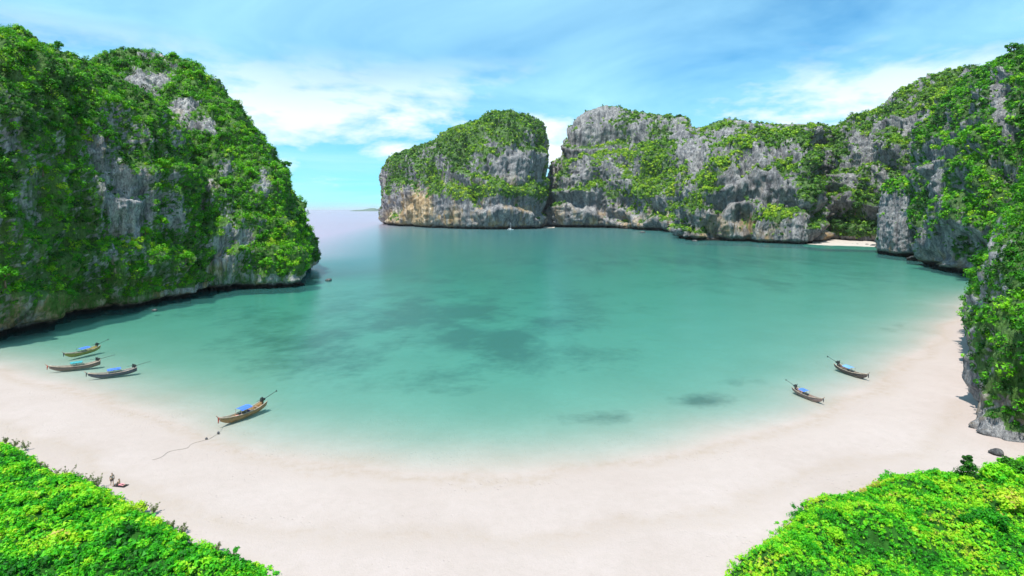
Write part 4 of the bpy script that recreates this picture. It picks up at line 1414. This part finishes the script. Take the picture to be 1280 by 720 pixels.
def fingers(J, E, Rr, wrist, palm, d, side):
    """A palm with four fingers and a thumb, slightly curled."""
    d, side = Vector(d).normalized(), Vector(side).normalized()
    n = d.cross(side)
    pv = Vector(J[palm])
    for k, (o_, l_) in enumerate(((-0.030, 0.062), (-0.010, 0.072), (0.010, 0.068), (0.030, 0.054))):
        a = len(J)
        b0 = pv + side * o_ + d * 0.03
        J += [tuple(b0), tuple(b0 + d * l_ * 0.55 + n * 0.006), tuple(b0 + d * l_ + n * 0.022)]
        Rr += [0.010, 0.009, 0.007]
        E += [(palm, a), (a, a + 1), (a + 1, a + 2)]
    a = len(J)
    b0 = Vector(J[wrist]).lerp(pv, 0.5) - side * 0.04
    J += [tuple(b0), tuple(b0 - side * 0.02 + d * 0.035)]
    Rr += [0.011, 0.008]
    E += [(wrist, a), (a, a + 1)]


def head(parent, c, face, scale=1.0):
    """Head with brow, nose, ears and hair; face is the direction it looks."""
    f = Vector(face).normalized()
    sd_ = Vector((0, 0, 1)).cross(f).normalized()
    up_ = f.cross(sd_)
    m3 = Matrix((f, sd_, up_)).transposed().to_4x4()
    bm = bmesh.new()
    bmesh.ops.create_uvsphere(bm, u_segments=18, v_segments=12, radius=1)
    for v in bm.verts:
        x, y, z = v.co
        x2 = x * 0.098 + (0.012 if x > 0 and z < 0 else 0)
        if x > 0.85 and abs(y) < 0.3 and -0.35 < z < 0.1:
            x2 += 0.020
        if x > 0.6 and 0.05 < z < 0.3 and 0.2 < abs(y) < 0.6:
            x2 -= 0.010
        y2 = y * 0.075 * (1 - 0.22 * max(0, -z))
        if abs(y) > 0.93 and abs(x) < 0.35:
            y2 *= 1.18
        v.co = (x2, y2, z * 0.118)
    me = bpy.data.meshes.new('head')
    bm.to_mesh(me)
    bm.free()
    for p_ in me.polygons:
        p_.use_smooth = True
    h = link('head', me, SKIN, parent)
    h.matrix_local = Matrix.Translation(c) @ m3
    bm = bmesh.new()
    bmesh.ops.create_uvsphere(bm, u_segments=16, v_segments=10, radius=1)
    kill = [v for v in bm.verts if v.co.z < -0.45 or (v.co.x > 0.30 and v.co.z < 0.45)]
    bmesh.ops.delete(bm, geom=kill, context='VERTS')
    for v in bm.verts:
        v.co = (v.co.x * 0.108 - 0.006, v.co.y * 0.086, v.co.z * 0.126 + 0.006)
    me = bpy.data.meshes.new('hair')
    bm.to_mesh(me)
    bm.free()
    hr = link('hair', me, HAIR, h)
    md = hr.modifiers.new('thick', 'SOLIDIFY')
    md.thickness = 0.012
    for sy in (-1, 1):
        g = MB()
        g.box((0.090, sy * 0.030, 0.010), (0.010, 0.020, 0.009))
        g.build('eye', HAIR, h)
    g = MB()
    g.box((0.097, 0, -0.062), (0.010, 0.040, 0.008))
    g.build('mouth', MAT_PINK, h)


def standing_person():
    g0 = ground(140, 606.5)
    root = empty('person', g0, R(-35))
    J = [(0, 0, 0.95), (0, 0, 1.12), (0, 0.0, 1.32), (0.01, 0, 1.47), (0.02, 0, 1.56)]
    Rr = [0.135, 0.125, 0.145, 0.06, 0.05]
    E = [(0, 1), (1, 2), (2, 3), (3, 4)]
    for sg in (-1, 1):
        a = len(J)
        J += [(0, sg * 0.20, 1.42), (-0.02, sg * 0.25, 1.14), (0.05, sg * 0.27, 0.92), (0.08, sg * 0.27, 0.84)]
        Rr += [0.058, 0.044, 0.032, 0.030]
        E += [(2, a), (a, a + 1), (a + 1, a + 2), (a + 2, a + 3)]
        fingers(J, E, Rr, a + 2, a + 3, (0.25, 0, -1), (0, 1, 0))
        a = len(J)
        fx = 0.12 if sg > 0 else -0.10
        J += [(0.01, sg * 0.095, 0.86), (0.03 + fx * 0.4, sg * 0.105, 0.48), (fx, sg * 0.11, 0.08), (fx + 0.09, sg * 0.12, 0.035), (fx + 0.17, sg * 0.12, 0.03)]
        Rr += [0.088, 0.060, 0.042, 0.042, 0.030]
        E += [(0, a), (a, a + 1), (a + 1, a + 2), (a + 2, a + 3), (a + 3, a + 4)]
    bm_skin('body', J, E, Rr, SKIN, root)
    head(root, (0.035, 0, 1.655), (1, 0.2, -0.1))
    bm_skin('shirt', [(0, 0, 0.98), (0, 0, 1.15), (0, 0, 1.33), (0.0, 0, 1.43), (0, 0.20, 1.42), (-0.01, 0.235, 1.24), (0, -0.20, 1.42), (-0.01, -0.235, 1.24)],
            [(0, 1), (1, 2), (2, 3), (2, 4), (4, 5), (2, 6), (6, 7)], [0.150, 0.145, 0.162, 0.075, 0.074, 0.064, 0.074, 0.064], MAT_SHIRT, root)
    bm_skin('shorts', [(0, 0, 0.96), (0.01, 0.10, 0.85), (0.05, 0.108, 0.56), (0.01, -0.10, 0.85), (-0.01, -0.108, 0.56)], [(0, 1), (1, 2), (0, 3), (3, 4)], [0.150, 0.108, 0.092, 0.108, 0.092], MAT_BLACK, root)
    tag(root, 'person in a grey shirt and black shorts standing by the creeper edge', 'person')


def sitting_person():
    g0 = ground(149, 607)
    root = empty('person', g0 + np.array([0, 0, 0.045]), R(-8))
    J = [(0, 0, 0.12), (-0.04, 0, 0.30), (-0.07, 0, 0.50), (-0.05, 0, 0.64), (-0.03, 0, 0.72)]
    Rr = [0.135, 0.120, 0.135, 0.055, 0.046]
    E = [(0, 1), (1, 2), (2, 3), (3, 4)]
    for sg in (-1, 1):
        a = len(J)
        J += [(-0.07, sg * 0.18, 0.58), (-0.20, sg * 0.24, 0.34), (-0.28, sg * 0.25, 0.10), (-0.31, sg * 0.25, 0.035)]
        Rr += [0.052, 0.040, 0.030, 0.026]
        E += [(2, a), (a, a + 1), (a + 1, a + 2), (a + 2, a + 3)]
        fingers(J, E, Rr, a + 2, a + 3, (-1, 0, -0.05), (0, 1, 0))
        a = len(J)
        kz = 0.20 if sg > 0 else 0.12
        J += [(0.10, sg * 0.09, 0.11), (0.46, sg * 0.12, kz), (0.84, sg * 0.12, 0.06), (0.90, sg * 0.13, 0.09), (0.91, sg * 0.14, 0.19)]
        Rr += [0.085, 0.058, 0.040, 0.040, 0.028]
        E += [(0, a), (a, a + 1), (a + 1, a + 2), (a + 2, a + 3), (a + 3, a + 4)]
    bm_skin('body', J, E, Rr, SKIN, root)
    head(root, (-0.015, 0, 0.815), (1, 0.1, -0.05))
    bm_skin('shirt', [(-0.01, 0, 0.16), (-0.04, 0, 0.32), (-0.07, 0, 0.51), (-0.055, 0, 0.60), (-0.07, 0.18, 0.58), (-0.14, 0.21, 0.46), (-0.07, -0.18, 0.58), (-0.14, -0.21, 0.46)],
            [(0, 1), (1, 2), (2, 3), (2, 4), (4, 5), (2, 6), (6, 7)], [0.148, 0.138, 0.150, 0.068, 0.066, 0.058, 0.066, 0.058], MAT_TAN, root)
    bm_skin('trousers', [(0, 0, 0.12), (0.10, 0.09, 0.115), (0.46, 0.12, 0.20), (0.78, 0.12, 0.075), (0.10, -0.09, 0.115), (0.46, -0.12, 0.12), (0.78, -0.12, 0.065)],
            [(0, 1), (1, 2), (2, 3), (0, 4), (4, 5), (5, 6)], [0.142, 0.102, 0.076, 0.056, 0.102, 0.076, 0.056], MAT_PINK, root)
    tag(root, 'person in pink trousers sitting with legs stretched out on the black mat', 'person')
    g = MB()
    nx_, ny_ = 12, 6
    top = [(-0.75 + 1.95 * i / 11, -0.42 + 0.84 * j / 5, 0.040 + 0.012 * math.sin(i * 1.3 + j)) for i in range(nx_) for j in range(ny_)]
    gf = grid_faces(nx_, ny_).tolist()
    g.add(top + [(x, y, z - 0.03) for x, y, z in top], gf + [[len(top) + q for q in reversed(f)] for f in gf])
    m_ = g.build('beach_mat', MAT_BLACK)
    m_.location = g0
    m_.rotation_euler = (0, 0, R(-8))
    tag(m_, 'black beach mat spread on the sand by the creeper edge', 'mat')


standing_person()
sitting_person()


# ------------------------------------------------------------------ sea air
def haze():
    g = MB()
    g.box((0, 0, 145), (190000, 190000, 380))
    m, t, out = new_mat('sea_air')
    v = N(t, 'ShaderNodeVolumePrincipled')
    v.inputs['Color'].default_value = (0.90, 0.94, 1.0, 1)
    v.inputs['Density'].default_value = 0.000018
    v.inputs['Anisotropy'].default_value = 0.0
    t.links.new(v.outputs[0], out.inputs['Volume'])
    o = g.build('haze', m)
    tag(o, 'thin pale sea haze filling the bay and the open sea', 'haze', kind='stuff')


haze()
